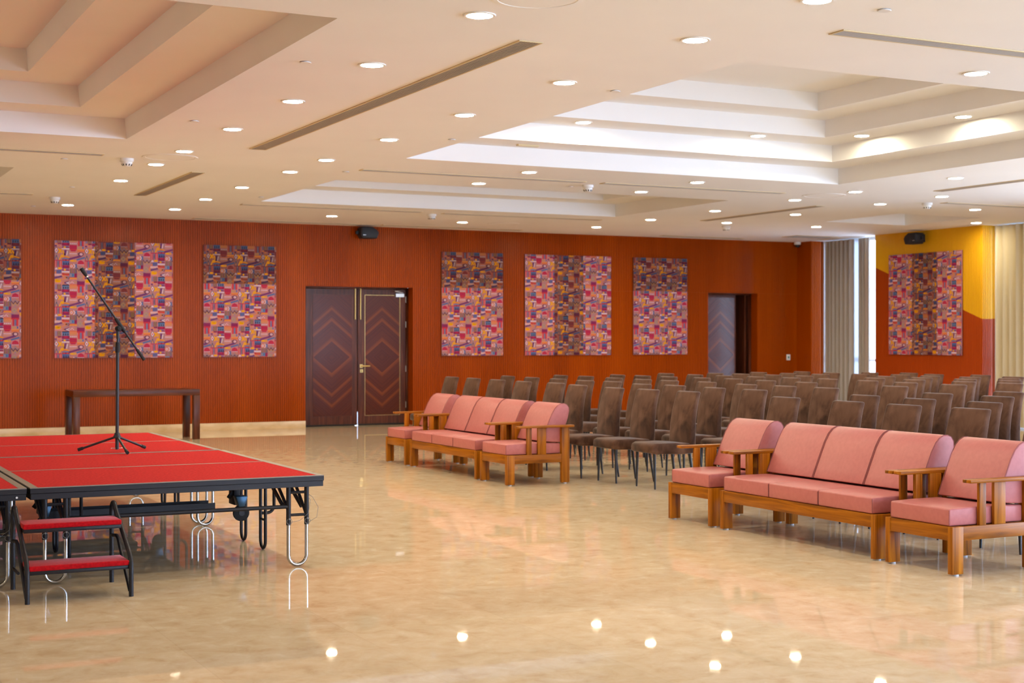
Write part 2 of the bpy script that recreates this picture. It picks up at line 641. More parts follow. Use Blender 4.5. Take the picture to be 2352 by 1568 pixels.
for k, (y0, y1) in enumerate(BAYS):
    f = MB()
    jw = 0.05
    f.box(19.13, y0, 0.0, 19.2, y0 + 0.05, ZC).box(19.11, y1 - jw, 0.0, 19.2, y1, ZC)
    f.box(19.13, y0 + 0.05, 0.0, 19.2, y1 - 0.05, 0.06).box(19.13, y0 + 0.05, ZC - 0.06, 19.2, y1 - 0.05, ZC)
    f.box(19.14, y0 + 0.05, 1.1, 19.19, y1 - 0.05, 1.15)
    wo = structure(f.build('window_%d' % (k + 1), M_frame, smooth=False), 'tall window in the right wall' if k < 2 else None)
    MB().box(19.16, y0 + 0.051, 0.061, 19.168, y1 - 0.051, 1.099).box(19.16, y0 + 0.051, 1.151, 19.168, y1 - 0.051, ZC - 0.061).build('pane', M_glass, wo, smooth=False)


# ------------------------------------------------------------------ doors
def door_leaf(parent, x0, x1, z0, z1, y, gold):
    """one leaf: frame of stiles and rails, veneered field, inlay line"""
    cx, cz = (x0 + x1) / 2, 1.22
    lf = MB().box(x0, y, z0, x1, y + 0.045, z1).build('door_leaf', dkwood['z'], parent, bevel=0.002, seg=1)
    px0, px1 = x0 + 0.135, x1 - 0.10 if not gold else x1 - 0.12
    pz0, pz1 = 0.18, 2.325
    v = MB().box(px0 - cx, -0.004, pz0 - cz, px1 - cx, 0.002, pz1 - cz).build('veneer_field', M_veneer, lf, smooth=False)
    v.location = (cx, y, cz)
    i = MB()
    w, t = (0.006, 0.006) if gold else (0.005, 0.005)
    i.box(px0 - w, y - t, pz0 - w, px1 + w, y + 0.001, pz0).box(px0 - w, y - t, pz1, px1 + w, y + 0.001, pz1 + w)
    i.box(px0 - w, y - t, pz0, px0, y + 0.001, pz1).box(px1, y - t, pz0, px1 + w, y + 0.001, pz1)
    i.build('inlay_line', M_gold if gold else dkwood['x'], lf, smooth=False)
    return lf


YD = 24.38
d1 = thing('door_1', 'closed double wooden door with diamond veneer and brass lever handle', 'door', (0, 0, 0))
d1['kind'] = 'structure'
fr = MB()
fr.box(D1[0] + 0.001, YD - 0.02, 0, D1[0] + 0.075, YD + 0.07, D1[2] - 0.001).box(D1[1] - 0.04, YD - 0.02, 0, D1[1] - 0.001, YD + 0.07, D1[2] - 0.001)
fr.box(D1[0] + 0.075, YD - 0.02, D1[2] - 0.03, D1[1] - 0.04, YD + 0.07, D1[2] - 0.001)
fr.box(D1[0] + 0.06, YD + 0.07, 0, D1[0] + 0.11, YD + 0.085, D1[2] - 0.001).box(D1[1] - 0.075, YD + 0.07, 0, D1[1] - 0.02, YD + 0.085, D1[2] - 0.001).box(D1[0] + 0.06, YD + 0.07, D1[2] - 0.07, D1[1] - 0.02, YD + 0.085, D1[2] - 0.001)  # stops and edge bars added behind the leaves to block leaking daylight
fr.box(D1[0] + 0.001, YD + 0.03, D1[2] - 0.02, D1[1] - 0.001, YD + 0.09, D1[2] + 0.02).box(D1[0] - 0.02, YD + 0.02, 0, D1[0] + 0.02, YD + 0.09, D1[2]).box(D1[1] - 0.02, YD + 0.02, 0, D1[1] + 0.02, YD + 0.09, D1[2])
fr.build('door_frame', dkwood['z'], d1, bevel=0.002, seg=1)
MB().box(D1[0] + 0.08, YD + 0.05, 0.0, 9.205, YD + 0.075, 0.03).box(9.26, YD + 0.05, 0.0, D1[1] - 0.05, YD + 0.075, 0.03).build('leak_sill', dkwood['x'], d1, smooth=False)  # low bars added behind the leaves to stop daylight leaking underneath
l1 = door_leaf(d1, D1[0] + 0.078, 9.226, 0.006, D1[2] - 0.034, YD, False)
l2 = door_leaf(d1, 9.240, D1[1] - 0.044, 0.006, D1[2] - 0.034, YD, True)
MB().box(9.216, YD + 0.046, 0.24, 9.25, YD + 0.058, D1[2] - 0.036).build('leak_strip', dkwood['z'], l1, smooth=False)  # unseen strip added behind the leaf joint to close a light leak
for a, c, l in ((D1[0] + 0.08, 9.222, l1), (9.244, D1[1] - 0.046, l2)):
    MB().box(a, YD - 0.006, 0.004, c, YD - 0.0005, 0.03).build('door_sweep', M_rubber, l, smooth=False)
MB().lathe([(0.012, 0), (0.012, 0.55)], (9.185, YD - 0.012, 1.89), 10).build('flush_bolt', M_gold, l1)
MB().lathe([(0.012, 0), (0.012, 0.55)], (9.285, YD - 0.012, 1.89), 10).build('flush_bolt', M_gold, l2)
h = MB()
h.box(9.275, YD - 0.008, 1.03, 9.33, YD, 1.09)
h.lathe([(0.014, -0.055), (0.014, 0)], (9.31, YD, 1.06), 10, 'y')
h.tube([(9.305, YD - 0.05, 1.06), (9.45, YD - 0.05, 1.06)], 0.013, 10)
h.build('lever_handle', M_gold, l2)
MB().box(9.28, YD - 0.008, 0.945, 9.335, YD, 1.0).box(9.303, YD - 0.012, 0.955, 9.312, YD - 0.006, 0.985, 1).build('lock_plate', [M_gold, M_dark], l2)
c = MB()
c.box(9.95, YD - 0.05, 2.30, 10.11, YD, 2.36).bar((10.08, YD - 0.06, 2.375), (9.90, YD - 0.11, 2.40), 0.025, 0.014).bar((9.90, YD - 0.11, 2.40), (10.1, YD - 0.03, 2.425), 0.02, 0.012)
c.build('door_closer', M_steel, l2)
for z in (0.3, 0.95, 1.75, 2.2):
    MB().lathe([(0.008, 0), (0.008, 0.11)], (D1[1] - 0.046, YD - 0.01, z), 8).build('hinge', M_steel, l2)

d2 = thing('door_2', 'half-open double door with veneered leaf, by the right corner', 'door', (0, 0, 0))
d2['kind'] = 'structure'
fr = MB()
fr.box(D2[0] + 0.001, YD - 0.02, 0, D2[0] + 0.06, YD + 0.07, D2[2] - 0.001).box(D2[1] - 0.05, YD - 0.02, 0, D2[1] - 0.001, YD + 0.07, D2[2] - 0.001)
fr.box(D2[0] + 0.06, YD - 0.02, D2[2] - 0.03, D2[1] - 0.05, YD + 0.07, D2[2] - 0.001)
fr.build('door_frame', dkwood['z'], d2, bevel=0.002, seg=1)
lf = MB().box(0.0, 0.0, 0.012, 0.80, 0.045, D2[2] - 0.034).build('door_leaf', dkwood['z'], d2, bevel=0.002, seg=1)
lf.location = (D2[0] + 0.064, YD + 0.004, 0)
lf.rotation_euler = (0, 0, math.radians(3.0))
v = MB().box(-0.36, -0.004, -1.04, 0.36, 0.002, 1.16).build('veneer_field', M_veneer2, lf, smooth=False)
v.location = (0.40, 0.0, 1.22)
MB().box(17.70, YD + 0.08, 0.012, 17.745, YD + 0.78, D2[2] - 0.034).build('door_leaf', dkwood['z'], d2, bevel=0.002, seg=1)
cb = MB()
cb.box(16.3, W + 1.5, 0, 18.2, W + 1.55, 2.9).box(16.25, W + 0.23, 0, 16.3, W + 1.55, 2.9).box(18.2, W + 0.23, 0, 18.25, W + 1.55, 2.9).box(16.25, W + 0.23, 2.9, 18.25, W + 1.55, 2.95)
structure(cb.build('wall_corridor', dkwood['z'], smooth=False))

# ------------------------------------------------------------------ patchwork fabric panels
PAL = {   # key: (light colourway, dark colourway)
    'base': ((192, 124, 110), (138, 86, 66)), 'pink': ((208, 132, 122), (154, 92, 74)), 'crimson': ((192, 48, 72), (116, 50, 46)),
    'purple': ((118, 62, 100), (80, 46, 66)), 'maroon': ((150, 42, 74), (96, 38, 48)), 'blue': ((92, 108, 140), (66, 76, 98)),
    'teal': ((104, 128, 144), (76, 94, 108)), 'yellow': ((244, 166, 16), (226, 146, 14)), 'orange': ((224, 130, 80), (184, 104, 54)),
    'cream': ((232, 206, 194), (180, 156, 140)), 'taupe': ((164, 134, 126), (128, 102, 90)), 'dark': ((84, 50, 70), (62, 40, 48)),
    'gold': ((196, 146, 92), (166, 118, 64)), 'red': ((222, 74, 52), (150, 66, 44)),
}
KEYS = list(PAL)


def fab_col(r, g, b):
    return srgb(r * 0.93, g * 0.96, min(255, b * 1.13))


FAB = [[noise_mat('fabric_%s_%s' % (k, ('light', 'dark')[i]), [(0.35, tuple(c * 0.88 for c in fab_col(*PAL[k][i]))), (0.65, fab_col(*PAL[k][i]))], (160, 160, 160), 2, 0.9, 0.1) for k in KEYS] for i in (0, 1)]
TS = 0.475 / 550.0           # metres per drawing unit
TW, TH_ = 550, 868           # size of the pattern repeat in drawing units


def make_tile():
    P = []

    def poly(pts, c, l=1): P.append(([(x - 140, y - 380) for x, y in pts], c, l))
    def rect(x0, y0, x1, y1, c, l=1): poly([(x0, y0), (x1, y0), (x1, y1), (x0, y1)], c, l)
    def disc(x, y, rx, ry, c, l=2, n=10): poly([(x + rx * math.cos(2 * PI * k / n), y + ry * math.sin(2 * PI * k / n)) for k in range(n)], c, l)
    def dia(x, y, rx, ry, c, l=2): poly([(x, y - ry), (x + rx, y), (x, y + ry), (x - rx, y)], c, l)
    def line(pts, w, c, l=2):
        for (x0, y0), (x1, y1) in zip(pts, pts[1:]):
            d = math.hypot(x1 - x0, y1 - y0)
            nx, ny = -(y1 - y0) / d * w / 2, (x1 - x0) / d * w / 2
            ex, ey = (x1 - x0) / d * w * .3, (y1 - y0) / d * w * .3
            poly([(x0 + nx - ex, y0 + ny - ey), (x1 + nx + ex, y1 + ny + ey), (x1 - nx + ex, y1 - ny + ey), (x0 - nx - ex, y0 - ny - ey)], c, l)
    def zig(x0, x1, y, a, n, w, c, l=2):
        line([(x0 + (x1 - x0) * k / n, y + (a if k % 2 else -a)) for k in range(n + 1)], w, c, l)
    def stripes(x0, y0, x1, y1, cs, l=1):
        n = len(cs)
        for k, c in enumerate(cs): rect(x0 + (x1 - x0) * k / n, y0, x0 + (x1 - x0) * (k + 1) / n, y1, c, l)
    def dots(x0, x1, y, n, r, c, l=2):
        for k in range(n): disc(x0 + (x1 - x0) * (k + .5) / n, y, r, r, c, l, 6)
    # column 0
    rect(140, 380, 275, 440, 'pink'); disc(205, 390, 60, 22, 'yellow', 2); dots(145, 270, 428, 5, 7, 'orange')
    stripes(140, 440, 275, 540, ['pink', 'taupe', 'blue', 'pink', 'dark', 'gold', 'dark', 'gold', 'dark', 'pink'])
    rect(140, 540, 275, 610, 'pink'); disc(180, 560, 20, 20, 'orange'); disc(225, 588, 20, 20, 'orange'); rect(200, 540, 270, 566, 'maroon', 2); rect(145, 580, 185, 608, 'purple', 2)
    rect(140, 610, 275, 860, 'base'); dia(176, 680, 40, 66, 'dark', 2); dia(176, 680, 31, 54, 'cream', 3); dia(176, 680, 14, 24, 'red', 4)
    line([(212, 650), (272, 720)], 24, 'yellow'); line([(272, 650), (216, 725)], 24, 'yellow', 3)
    poly([(176, 730), (232, 852), (120 + 20, 852)], 'taupe', 2); line([(150, 850), (178, 770), (205, 850)], 8, 'dark', 3); dia(178, 830, 12, 22, 'orange', 4)
    line([(232, 850), (272, 760)], 20, 'yellow', 3)
    rect(140, 856, 275, 872, 'crimson', 2)
    stripes(140, 872, 275, 992, ['red', 'pink', 'crimson', 'taupe', 'taupe', 'crimson', 'pink', 'red']); zig(205, 212, 930, 26, 4, 8, 'blue', 3)
    for k in range(5): dia(208, 884 + k * 22, 12, 11, 'blue', 2)
    rect(140, 992, 275, 1034, 'base'); poly([(176, 996), (204, 1032), (148, 1032)], 'cream', 2); disc(240, 1012, 38, 18, 'yellow')
    rect(140, 1034, 275, 1120, 'pink'); poly([(148, 1046), (270, 1040), (270, 1100), (230, 1112), (148, 1108)], 'blue', 2); dots(160, 264, 1062, 3, 9, 'purple', 3); dots(170, 264, 1090, 3, 8, 'maroon', 3); poly([(140, 1100), (176, 1036), (176, 1120)], 'orange', 3)
    rect(140, 1120, 275, 1152, 'cream'); dots(144, 272, 1136, 5, 11, 'orange')
    rect(140, 1152, 275, 1248, 'base'); line([(148, 1190), (270, 1160)], 34, 'purple'); dots(160, 262, 1176, 4, 6, 'blue', 3); disc(206, 1228, 62, 18, 'yellow'); disc(220, 1224, 18, 8, 'gold', 3)
    # column 1
    rect(275, 380, 412, 462, 'base'); line([(400, 384), (318, 412), (400, 444)], 16, 'purple'); line([(412, 396), (352, 414), (412, 436)], 12, 'cream', 3); line([(276, 384), (318, 412), (276, 444)], 12, 'orange', 3)
    rect(280, 450, 410, 545, 'teal', 1); rect(280, 462, 410, 474, 'blue', 2)
    for k in range(3): dia(305 + k * 40, 505, 14, 26, 'dark', 2)
    rect(275, 532, 412, 590, 'maroon', 2); disc(344, 552, 40, 18, 'crimson', 3)
    rect(275, 590, 412, 664, 'pink'); rect(285, 596, 402, 612, 'blue', 2); rect(275, 612, 412, 634, 'maroon', 2); dia(326, 618, 26, 24, 'yellow', 3); rect(275, 634, 412, 650, 'cream', 2); zig(275, 412, 654, 8, 10, 7, 'cream', 3)
    rect(275, 664, 412, 818, 'base'); line([(345, 672), (330, 760)], 34, 'purple'); line([(375, 690), (362, 764)], 16, 'cream'); line([(392, 680), (402, 760)], 14, 'taupe'); line([(290, 680), (318, 740), (282, 790)], 22, 'yellow'); line([(276, 806), (330, 782), (408, 806)], 16, 'yellow', 3); line([(276, 818), (340, 800), (410, 818)], 7, 'red', 4)
    rect(283, 818, 411, 1012, 'teal'); rect(283, 842, 411, 874, 'maroon', 2); dia(315, 858, 24, 14, 'red', 3); dia(380, 858, 24, 14, 'red', 3); rect(283, 880, 411, 950, 'blue', 2)
    for k in range(3): poly([(292 + k * 42, 944), (312 + k * 42, 892), (332 + k * 42, 944)], 'dark', 3)
    rect(283, 950, 411, 1012, 'maroon', 2); disc(347, 962, 38, 12, 'crimson', 3); dots(288, 406, 996, 4, 6, 'purple', 3)
    rect(275, 1012, 412, 1096, 'pink'); rect(286, 1018, 400, 1030, 'blue', 2); rect(275, 1034, 412, 1056, 'maroon', 2); dia(330, 1034, 24, 22, 'yellow', 3); rect(275, 1062, 412, 1078, 'cream', 2); zig(275, 412, 1082, 8, 10, 7, 'cream', 3)
    rect(275, 1096, 412, 1144, 'red'); rect(275, 1110, 412, 1118, 'dark', 2); rect(320, 1096, 412, 1108, 'orange', 2)
    rect(275, 1144, 412, 1248, 'base'); line([(282, 1146), (366, 1184), (282, 1226)], 26, 'orange'); line([(330, 1144), (400, 1184), (330, 1232)], 10, 'taupe', 3); line([(388, 1166), (412, 1190), (388, 1216)], 10, 'purple', 3)
    # column 2
    rect(412, 380, 550, 424, 'base'); poly([(460, 384), (500, 416), (420, 416)], 'cream', 2); poly([(460, 394), (482, 414), (438, 414)], 'red', 3); line([(500, 388), (524, 410), (548, 388)], 9, 'gold')
    rect(412, 424, 550, 536, 'orange'); rect(412, 424, 550, 436, 'pink', 2); rect(412, 440, 550, 448, 'red', 2); rect(412, 500, 550, 510, 'gold', 2); rect(412, 520, 550, 534, 'pink', 2)
    rect(412, 536, 550, 694, 'base'); dots(420, 546, 548, 4, 11, 'cream'); poly([(414, 570), (548, 576), (548, 640), (520, 694), (440, 694), (414, 630)], 'crimson', 2)
    for k in range(3): dots(420, 544, 592 + k * 26, 5, 6, 'maroon', 3)
    rect(416, 652, 546, 662, 'red', 3)
    rect(412, 694, 550, 782, 'pink'); 
    for k in range(3): dots(414, 548, 708 + k * 26, 6, 9, ('orange', 'cream', 'gold')[k])
    rect(412, 782, 550, 900, 'base'); line([(412, 838), (620, 776)], 36, 'purple', 3); dots(430, 600, 812, 5, 6, 'crimson', 4); disc(482, 868, 64, 18, 'yellow'); disc(500, 866, 18, 8, 'gold', 3)
    rect(412, 900, 550, 1012, 'base'); disc(450, 966, 38, 40, 'orange', 2); disc(450, 966, 22, 24, 'cream', 3); disc(450, 966, 10, 12, 'crimson', 4); line([(488, 930), (516, 966), (488, 1004)], 13, 'cream'); rect(520, 926, 548, 1004, 'blue', 2)
    stripes(416, 1012, 546, 1104, ['base', 'dark', 'gold', 'dark', 'pink', 'dark', 'gold', 'dark', 'taupe', 'dark'])
    rect(412, 1104, 550, 1172, 'teal'); rect(424, 1116, 450, 1160, 'taupe', 2); rect(460, 1116, 480, 1160, 'blue', 2); rect(502, 1104, 550, 1172, 'maroon', 2)
    rect(412, 1172, 550, 1214, 'orange'); rect(412, 1172, 550, 1182, 'red', 2); line([(420, 1206), (470, 1196), (545, 1206)], 11, 'yellow')
    rect(412, 1214, 550, 1248, 'base'); poly([(480, 1214), (520, 1248), (440, 1248)], 'pink', 2)
    # column 3
    rect(550, 380, 690, 444, 'maroon'); rect(550, 392, 690, 400, 'purple', 2); dots(556, 684, 418, 7, 6, 'purple')
    rect(550, 444, 690, 474, 'crimson'); dots(556, 684, 460, 7, 7, 'red')
    stripes(550, 474, 690, 592, ['pink', 'red', 'crimson', 'taupe', 'taupe', 'crimson', 'red', 'pink'])
    for k in range(5): dia(622, 486 + k * 22, 16, 12, 'blue', 2)
    rect(550, 592, 690, 650, 'pink'); poly([(556, 600), (610, 608), (640, 596), (640, 636), (556, 640)], 'gold', 2); rect(648, 598, 672, 640, 'blue', 2)
    rect(550, 650, 690, 706, 'orange'); dots(554, 686, 664, 6, 8, 'yellow'); rect(550, 680, 690, 688, 'red', 2)
    rect(550, 706, 690, 796, 'base'); disc(620, 742, 52, 40, 'dark', 2); disc(624, 742, 34, 28, 'pink', 3); disc(626, 742, 22, 19, 'cream', 4); disc(626, 742, 9, 9, 'crimson', 5)
    rect(550, 796, 690, 850, 'base'); line([(552, 846), (686, 806)], 32, 'blue'); dots(566, 670, 826, 4, 6, 'teal', 3)
    rect(550, 850, 690, 944, 'pink'); poly([(556, 940), (570, 880), (620, 856), (672, 880), (686, 940)], 'crimson', 2); dots(570, 672, 904, 4, 7, 'red', 3); dots(560, 682, 938, 5, 8, 'cream', 4)
    rect(550, 944, 690, 1104, 'base'); zig(550, 690, 998, 24, 4, 14, 'taupe'); zig(550, 690, 1030, 26, 4, 12, 'dark', 3); zig(550, 690, 1060, 26, 4, 14, 'gold'); dia(620, 1082, 22, 20, 'taupe', 3); line([(640, 950), (690, 1004)], 10, 'orange', 3)
    rect(550, 1104, 690, 1248, 'base'); dia(604, 1172, 62, 66, 'taupe', 2); dia(604, 1172, 46, 48, 'gold', 3); dia(604, 1172, 26, 27, 'taupe', 4); poly([(690, 1110), (690, 1230), (640, 1172)], 'orange', 2); poly([(550, 1232), (600, 1248), (550, 1248)], 'blue', 3)
    return P


TILE = make_tile()


def clip(poly, x0, x1, y0, y1):
    for ax, lim, sgn in ((0, x0, 1), (0, x1, -1), (1, y0, 1), (1, y1, -1)):
        out = []
        for i in range(len(poly)):
            a, b = poly[i - 1], poly[i]
            ia, ib = (a[ax] - lim) * sgn >= 0, (b[ax] - lim) * sgn >= 0
            if ia != ib:
                t = (lim - a[ax]) / (b[ax] - a[ax])
                out.append((a[0] + t * (b[0] - a[0]), a[1] + t * (b[1] - a[1])))
            if ib: out.append(b)
        poly = out
        if len(poly) < 3: return None
    return poly


def fabric_section(parent, u0, u1, v0, v1, dark, off):
    """u to the right, v up, in the panel's own frame (x = u, y = out of the wall is -y, z = v)"""
    b = MB()
    g = 0.0015
    u0 += g; u1 -= g; v0 += g; v1 -= g
    t = 0.012
    b.box(u0, -t, v0, u1, 0, v1, 0)
    uu0, uu1, vv0, vv1 = u0 / TS, u1 / TS, -v1 / TS, -v0 / TS
    ox, oy = off
    for i in range(math.floor((uu0 - ox) / TW) - 1, math.ceil((uu1 - ox) / TW) + 1):
        for j in range(math.floor((vv0 - oy) / TH_) - 1, math.ceil((vv1 - oy) / TH_) + 1):
            for pts, c, l in TILE:
                q = clip([(x + ox + i * TW, y + oy + j * TH_) for x, y in pts], uu0 + 2, uu1 - 2, vv0 + 2, vv1 - 2)
                if q:
                    y = -t - 0.0006 * l
                    b.add([(x * TS, y, -z * TS) for x, z in q], [tuple(range(len(q)))], KEYS.index(c))
    me = bpy.data.meshes.new('fabric_section')
    me.from_pydata([tuple(v) for v in b.v], [], b.f)
    for m in FAB[dark]: me.materials.append(m)
    me.polygons.foreach_set('material_index', b.m)
    o = bpy.data.objects.new('fabric_section', me)
    COL.objects.link(o)
    o.parent = parent
    return o


def panel(kind, width, z0, z1, loc, rz, label):
    p = thing('fabric_wall_panel', label, 'wall panel', loc, rz, 'patchwork fabric panels on the walls')
    h = z1 - z0
    MB().box(0, -0.018, 0, width, 0.0, h).build('backing_board', dkwood['x'], p, bevel=0.002, seg=1)
    root = p
    if kind == 'strips':
        a, b = width / 3 + 0.005, width * 2 / 3 + 0.005
        parts = [(0, a, 0, h, 0, (0, 300)), (a, b, 0, h, 1, (250, -60)), (b, width, 0, h, 0, (130, 120))]
    else:
        s = h - 0.65
        parts = [(0, width, s, h, 1, (60, 330)), (0, width * 0.63, 0, s, 0, (140, 200)), (width * 0.63, width, 0, s, 0, (330, 60))]
    for u0, u1, v0, v1, dk, off in parts:
        f = fabric_section(p, u0, u1, v0, v1, dk, off)
        f.location = (0, -0.018, 0)
        if dk: f['label'] = 'darker brown and purple colourway'
    return p


PW = W - 0.0005
PZ = (1.235, 3.128)
panel('top', 1.265, *PZ, (2.190, PW, PZ[0]), 0, 'patchwork fabric wall panel with dark top, cut off by the left picture edge')
panel('strips', 1.906, *PZ, (3.963, PW, PZ[0]), 0, 'wide patchwork fabric panel with dark middle strip, behind the microphone stand')
panel('top', 1.265, *PZ, (6.382, PW, PZ[0]), 0, 'patchwork fabric panel with dark top, just left of the closed double door')
panel('top', 1.245, *PZ, (10.759, PW, PZ[0]), 0, 'patchwork fabric panel with dark top, just right of the closed double door')
panel('strips', 1.869, *PZ, (12.459, PW, PZ[0]), 0, 'wide patchwork fabric panel with dark middle strip, between two dark-topped panels')
panel('top', 1.251, *PZ, (14.829, PW, PZ[0]), 0, 'patchwork fabric panel with dark top, beside the half-open bluish door')
panel('strips', 1.903, 1.25, 3.125, (XR - 0.0005, 21.339, 1.25), -PI / 2, 'wide patchwork fabric panel on the yellow and orange right wall')


# ------------------------------------------------------------------ curtains
def curtain(label, y0, y1, x, m, folds, depth=0.05, z0=0.03, sway=0.0):
    b = MB()
    n = folds * 10
    nz = 6
    r = random.Random(int(y0 * 100))
    ph = [r.uniform(-0.5, 0.5) for _ in range(folds + 1)]
    vs = []
    for j in range(nz + 1):
        z = z0 + (ZC - 0.02 - z0) * j / nz
        for i in range(n + 1):
            t = i / n
            k = int(min(folds - 1, t * folds))
            a = 2 * PI * (t * folds) + ph[k] * 0.5 * math.sin(PI * ((t * folds) % 1))
            e = math.sin(j * 0.9) * sway * (1 - abs(2 * t - 1))
            yy = y0 + (y1 - y0) * t + e + 0.012 * math.sin(a * 2)
            vs.append((x + depth * math.sin(a) * (0.85 + 0.3 * ph[k]), yy, z))
    fs = [(j * (n + 1) + i, j * (n + 1) + i + 1, (j + 1) * (n + 1) + i + 1, (j + 1) * (n + 1) + i) for j in range(nz) for i in range(n)]
    # thickness: second skin 4 mm behind, joined along the border
    N = len(vs)
    vs2 = [(p[0] + 0.004, p[1], p[2]) for p in vs]
    b.add(vs + vs2, fs + [tuple(i + N for i in f[::-1]) for f in fs])
    w = n + 1
    rim = list(range(0, w)) + [j * w + n for j in range(1, nz + 1)] + [nz * w + i for i in range(n - 1, -1, -1)] + [j * w for j in range(nz - 1, 0, -1)]
    b.f += [(rim[i], rim[(i + 1) % len(rim)], rim[(i + 1) % len(rim)] + N, rim[i] + N) for i in range(len(rim))]
    b.m += [0] * len(rim)
    o = b.build('curtain', m, angle=80)
    return tag(o, label, 'curtain', 'curtains at the right-hand windows')


curtain('grey-beige gathered curtain right of the red corner, wider of the pair at that window', 22.57, 23.42, 18.96, M_curtain, 7, 0.065)
curtain('narrow grey bunched curtain against the far edge of the yellow wall', 22.12, 22.40, 18.96, M_curtain, 3, 0.055)
curtain('thin white sheer curtain glowing between the two grey curtains', 22.36, 23.63, 19.09, M_sheer, 7, 0.012)
curtain('thin white sheer curtain showing as a pale strip right of the yellow wall', 17.12, 18.93, 19.09, M_sheer, 9, 0.012)
curtain('cream gathered curtain at the right picture edge, right of the yellow wall', 17.10, 18.80, 18.96, M_curtain2, 11, 0.07)


# ------------------------------------------------------------------ ceiling fittings
def make_downlight():
    t = thing('downlight', 'lamp', 'ceiling light')
    MB().lathe([(0.082, -0.001), (0.082, -0.008), (0.098, -0.008), (0.101, -0.005), (0.101, -0.0005), (0.082, -0.001)], n=28).build('trim_ring', M_trim, t, angle=30)
    b = MB()
    n = 28
    b.add([(0.0815 * math.cos(2 * PI * k / n), 0.0815 * math.sin(2 * PI * k / n), -0.004) for k in range(n)], [tuple(range(n - 1, -1, -1))])
    b.build('lens', M_lamp, t, smooth=False)
    return t


YROWS = [8.05, 9.87, 11.69, 13.48, 15.34, 16.62, 18.6, 20.5, 22.3]
LINES = [  # (x, [y in view], name of the line)
    (3.845, [8.05, 9.86, 11.67, 13.48, 15.31, 16.6, 18.5, 22.23], 'in the first line from the left'),
    (5.44, [6.8, 8.07, 9.87, 11.7, 13.49, 15.34, 16.62, 18.62, 20.44, 22.23], 'in the second line from the left'),
    (8.0, [8.14, 15.38, 16.78, 22.3], 'in the third line from the left'),
    (10.42, [15.41, 16.75, 22.5], 'in the fourth line from the left'),
    (13.0, [13.57, 15.44, 16.75, 18.73, 20.6, 22.4], 'in the fifth line from the left'),
    (14.51, [15.41, 16.68, 18.68, 20.56], 'in the sixth line from the left'),
    (16.44, [16.74, 20.57], 'in the seventh line from the left'),
    (18.32, [18.63], 'alone nearest the yellow wall'),
]
proto = None


def lamp(x, y, z, label, group):
    global proto
    if proto is None:
        proto = o = make_downlight()
    else:
        o = copy_tree(proto)
    o.location = (x, y, z)
    return tag(o, label, 'ceiling light', group)


for x, ys, nm in LINES:
    for k, y in enumerate(ys):
        pos = (ORD[k] + ' from the camera ') if len(ys) > 1 else ''
        lamp(x, y, ZC, 'lit round downlight, ' + pos + nm, 'recessed ceiling downlights')
for x, y, lb in ((7.93, 13.95, 'lit round downlight in the big coffer, farthest left on its lit ledge'), (10.29, 13.95, 'lit round downlight in the big coffer, left of its inner corner'),
                 (11.37, 13.39, 'lit round downlight in the big coffer, right of its inner corner'), (11.37, 11.75, 'lit round downlight in the big coffer, near the right picture edge')):
    lamp(x, y, ZC + 0.4, lb, 'downlights in the big coffer')
for x, y in ((-6.0, -2.4), (-6.0, 0.6), (-6.0, 3.0), (-6.0, 5.4), (-3.7, -2.4), (-3.7, 0.6), (-3.7, 3.0), (-3.7, 5.4), (3.845, -1.5), (5.44, -1.5), (3.845, 1.8)):  # unseen lamps added to light the near and left parts of the hall
    if True:
        lamp(x, y, ZC, 'unseen round ceiling downlight added to light the hall', 'unseen downlights added for light')
for x in (-6.0, -3.7):  # more unseen lamps added along the left for illumination
    for y in YROWS[::2]:
        lamp(x, y, ZC, 'unseen round ceiling downlight added to light the hall', 'unseen downlights added for light')
for x, y in ((13.0, 8.05), (16.5, 7.5)):  # two unseen lamps added for light on the right
    lamp(x, y, ZC, 'unseen round ceiling downlight added to light the hall', 'unseen downlights added for light')


def grille(x0, x1, y0, y1, label, nslat=8):
    """linear air grille flush with the ceiling; slats along the long side"""
    cx, cy = (x0 + x1) / 2, (y0 + y1) / 2
    t = thing('air_grille', label, 'air vent', (cx, cy, ZC), 0, 'linear air grilles in the ceiling')
    a, c = (x1 - x0) / 2, (y1 - y0) / 2
    f = 0.014
    b = MB()
    b.box(-a, -c, -0.008, a, -c + f, -0.0005).box(-a, c - f, -0.008, a, c, -0.0005).box(-a, -c + f, -0.008, -a + f, c - f, -0.0005).box(a - f, -c + f, -0.008, a, c - f, -0.0005)
    b.build('frame', M_grille_frame, t, smooth=False)
    MB().box(-a + f, -c + f, -0.0015, a - f, c - f, -0.0005).build('backing', M_dark, t, smooth=False)
    s = MB()
    for k in range(nslat):
        if c > a:
            w = (2 * a - 2 * f) / nslat
            xx = -a + f + (k + .5) * w
            s.bar((xx, -c + f, -0.0045), (xx, c - f, -0.0045), w * 0.5, 0.006)
        else:
            w = (2 * c - 2 * f) / nslat
            yy = -c + f + (k + .5) * w
            s.bar((-a + f, yy, -0.0045), (a - f, yy, -0.0045), w * 0.5, 0.006)
    s.build('louvres', M_grille, t, smooth=False)
    return t


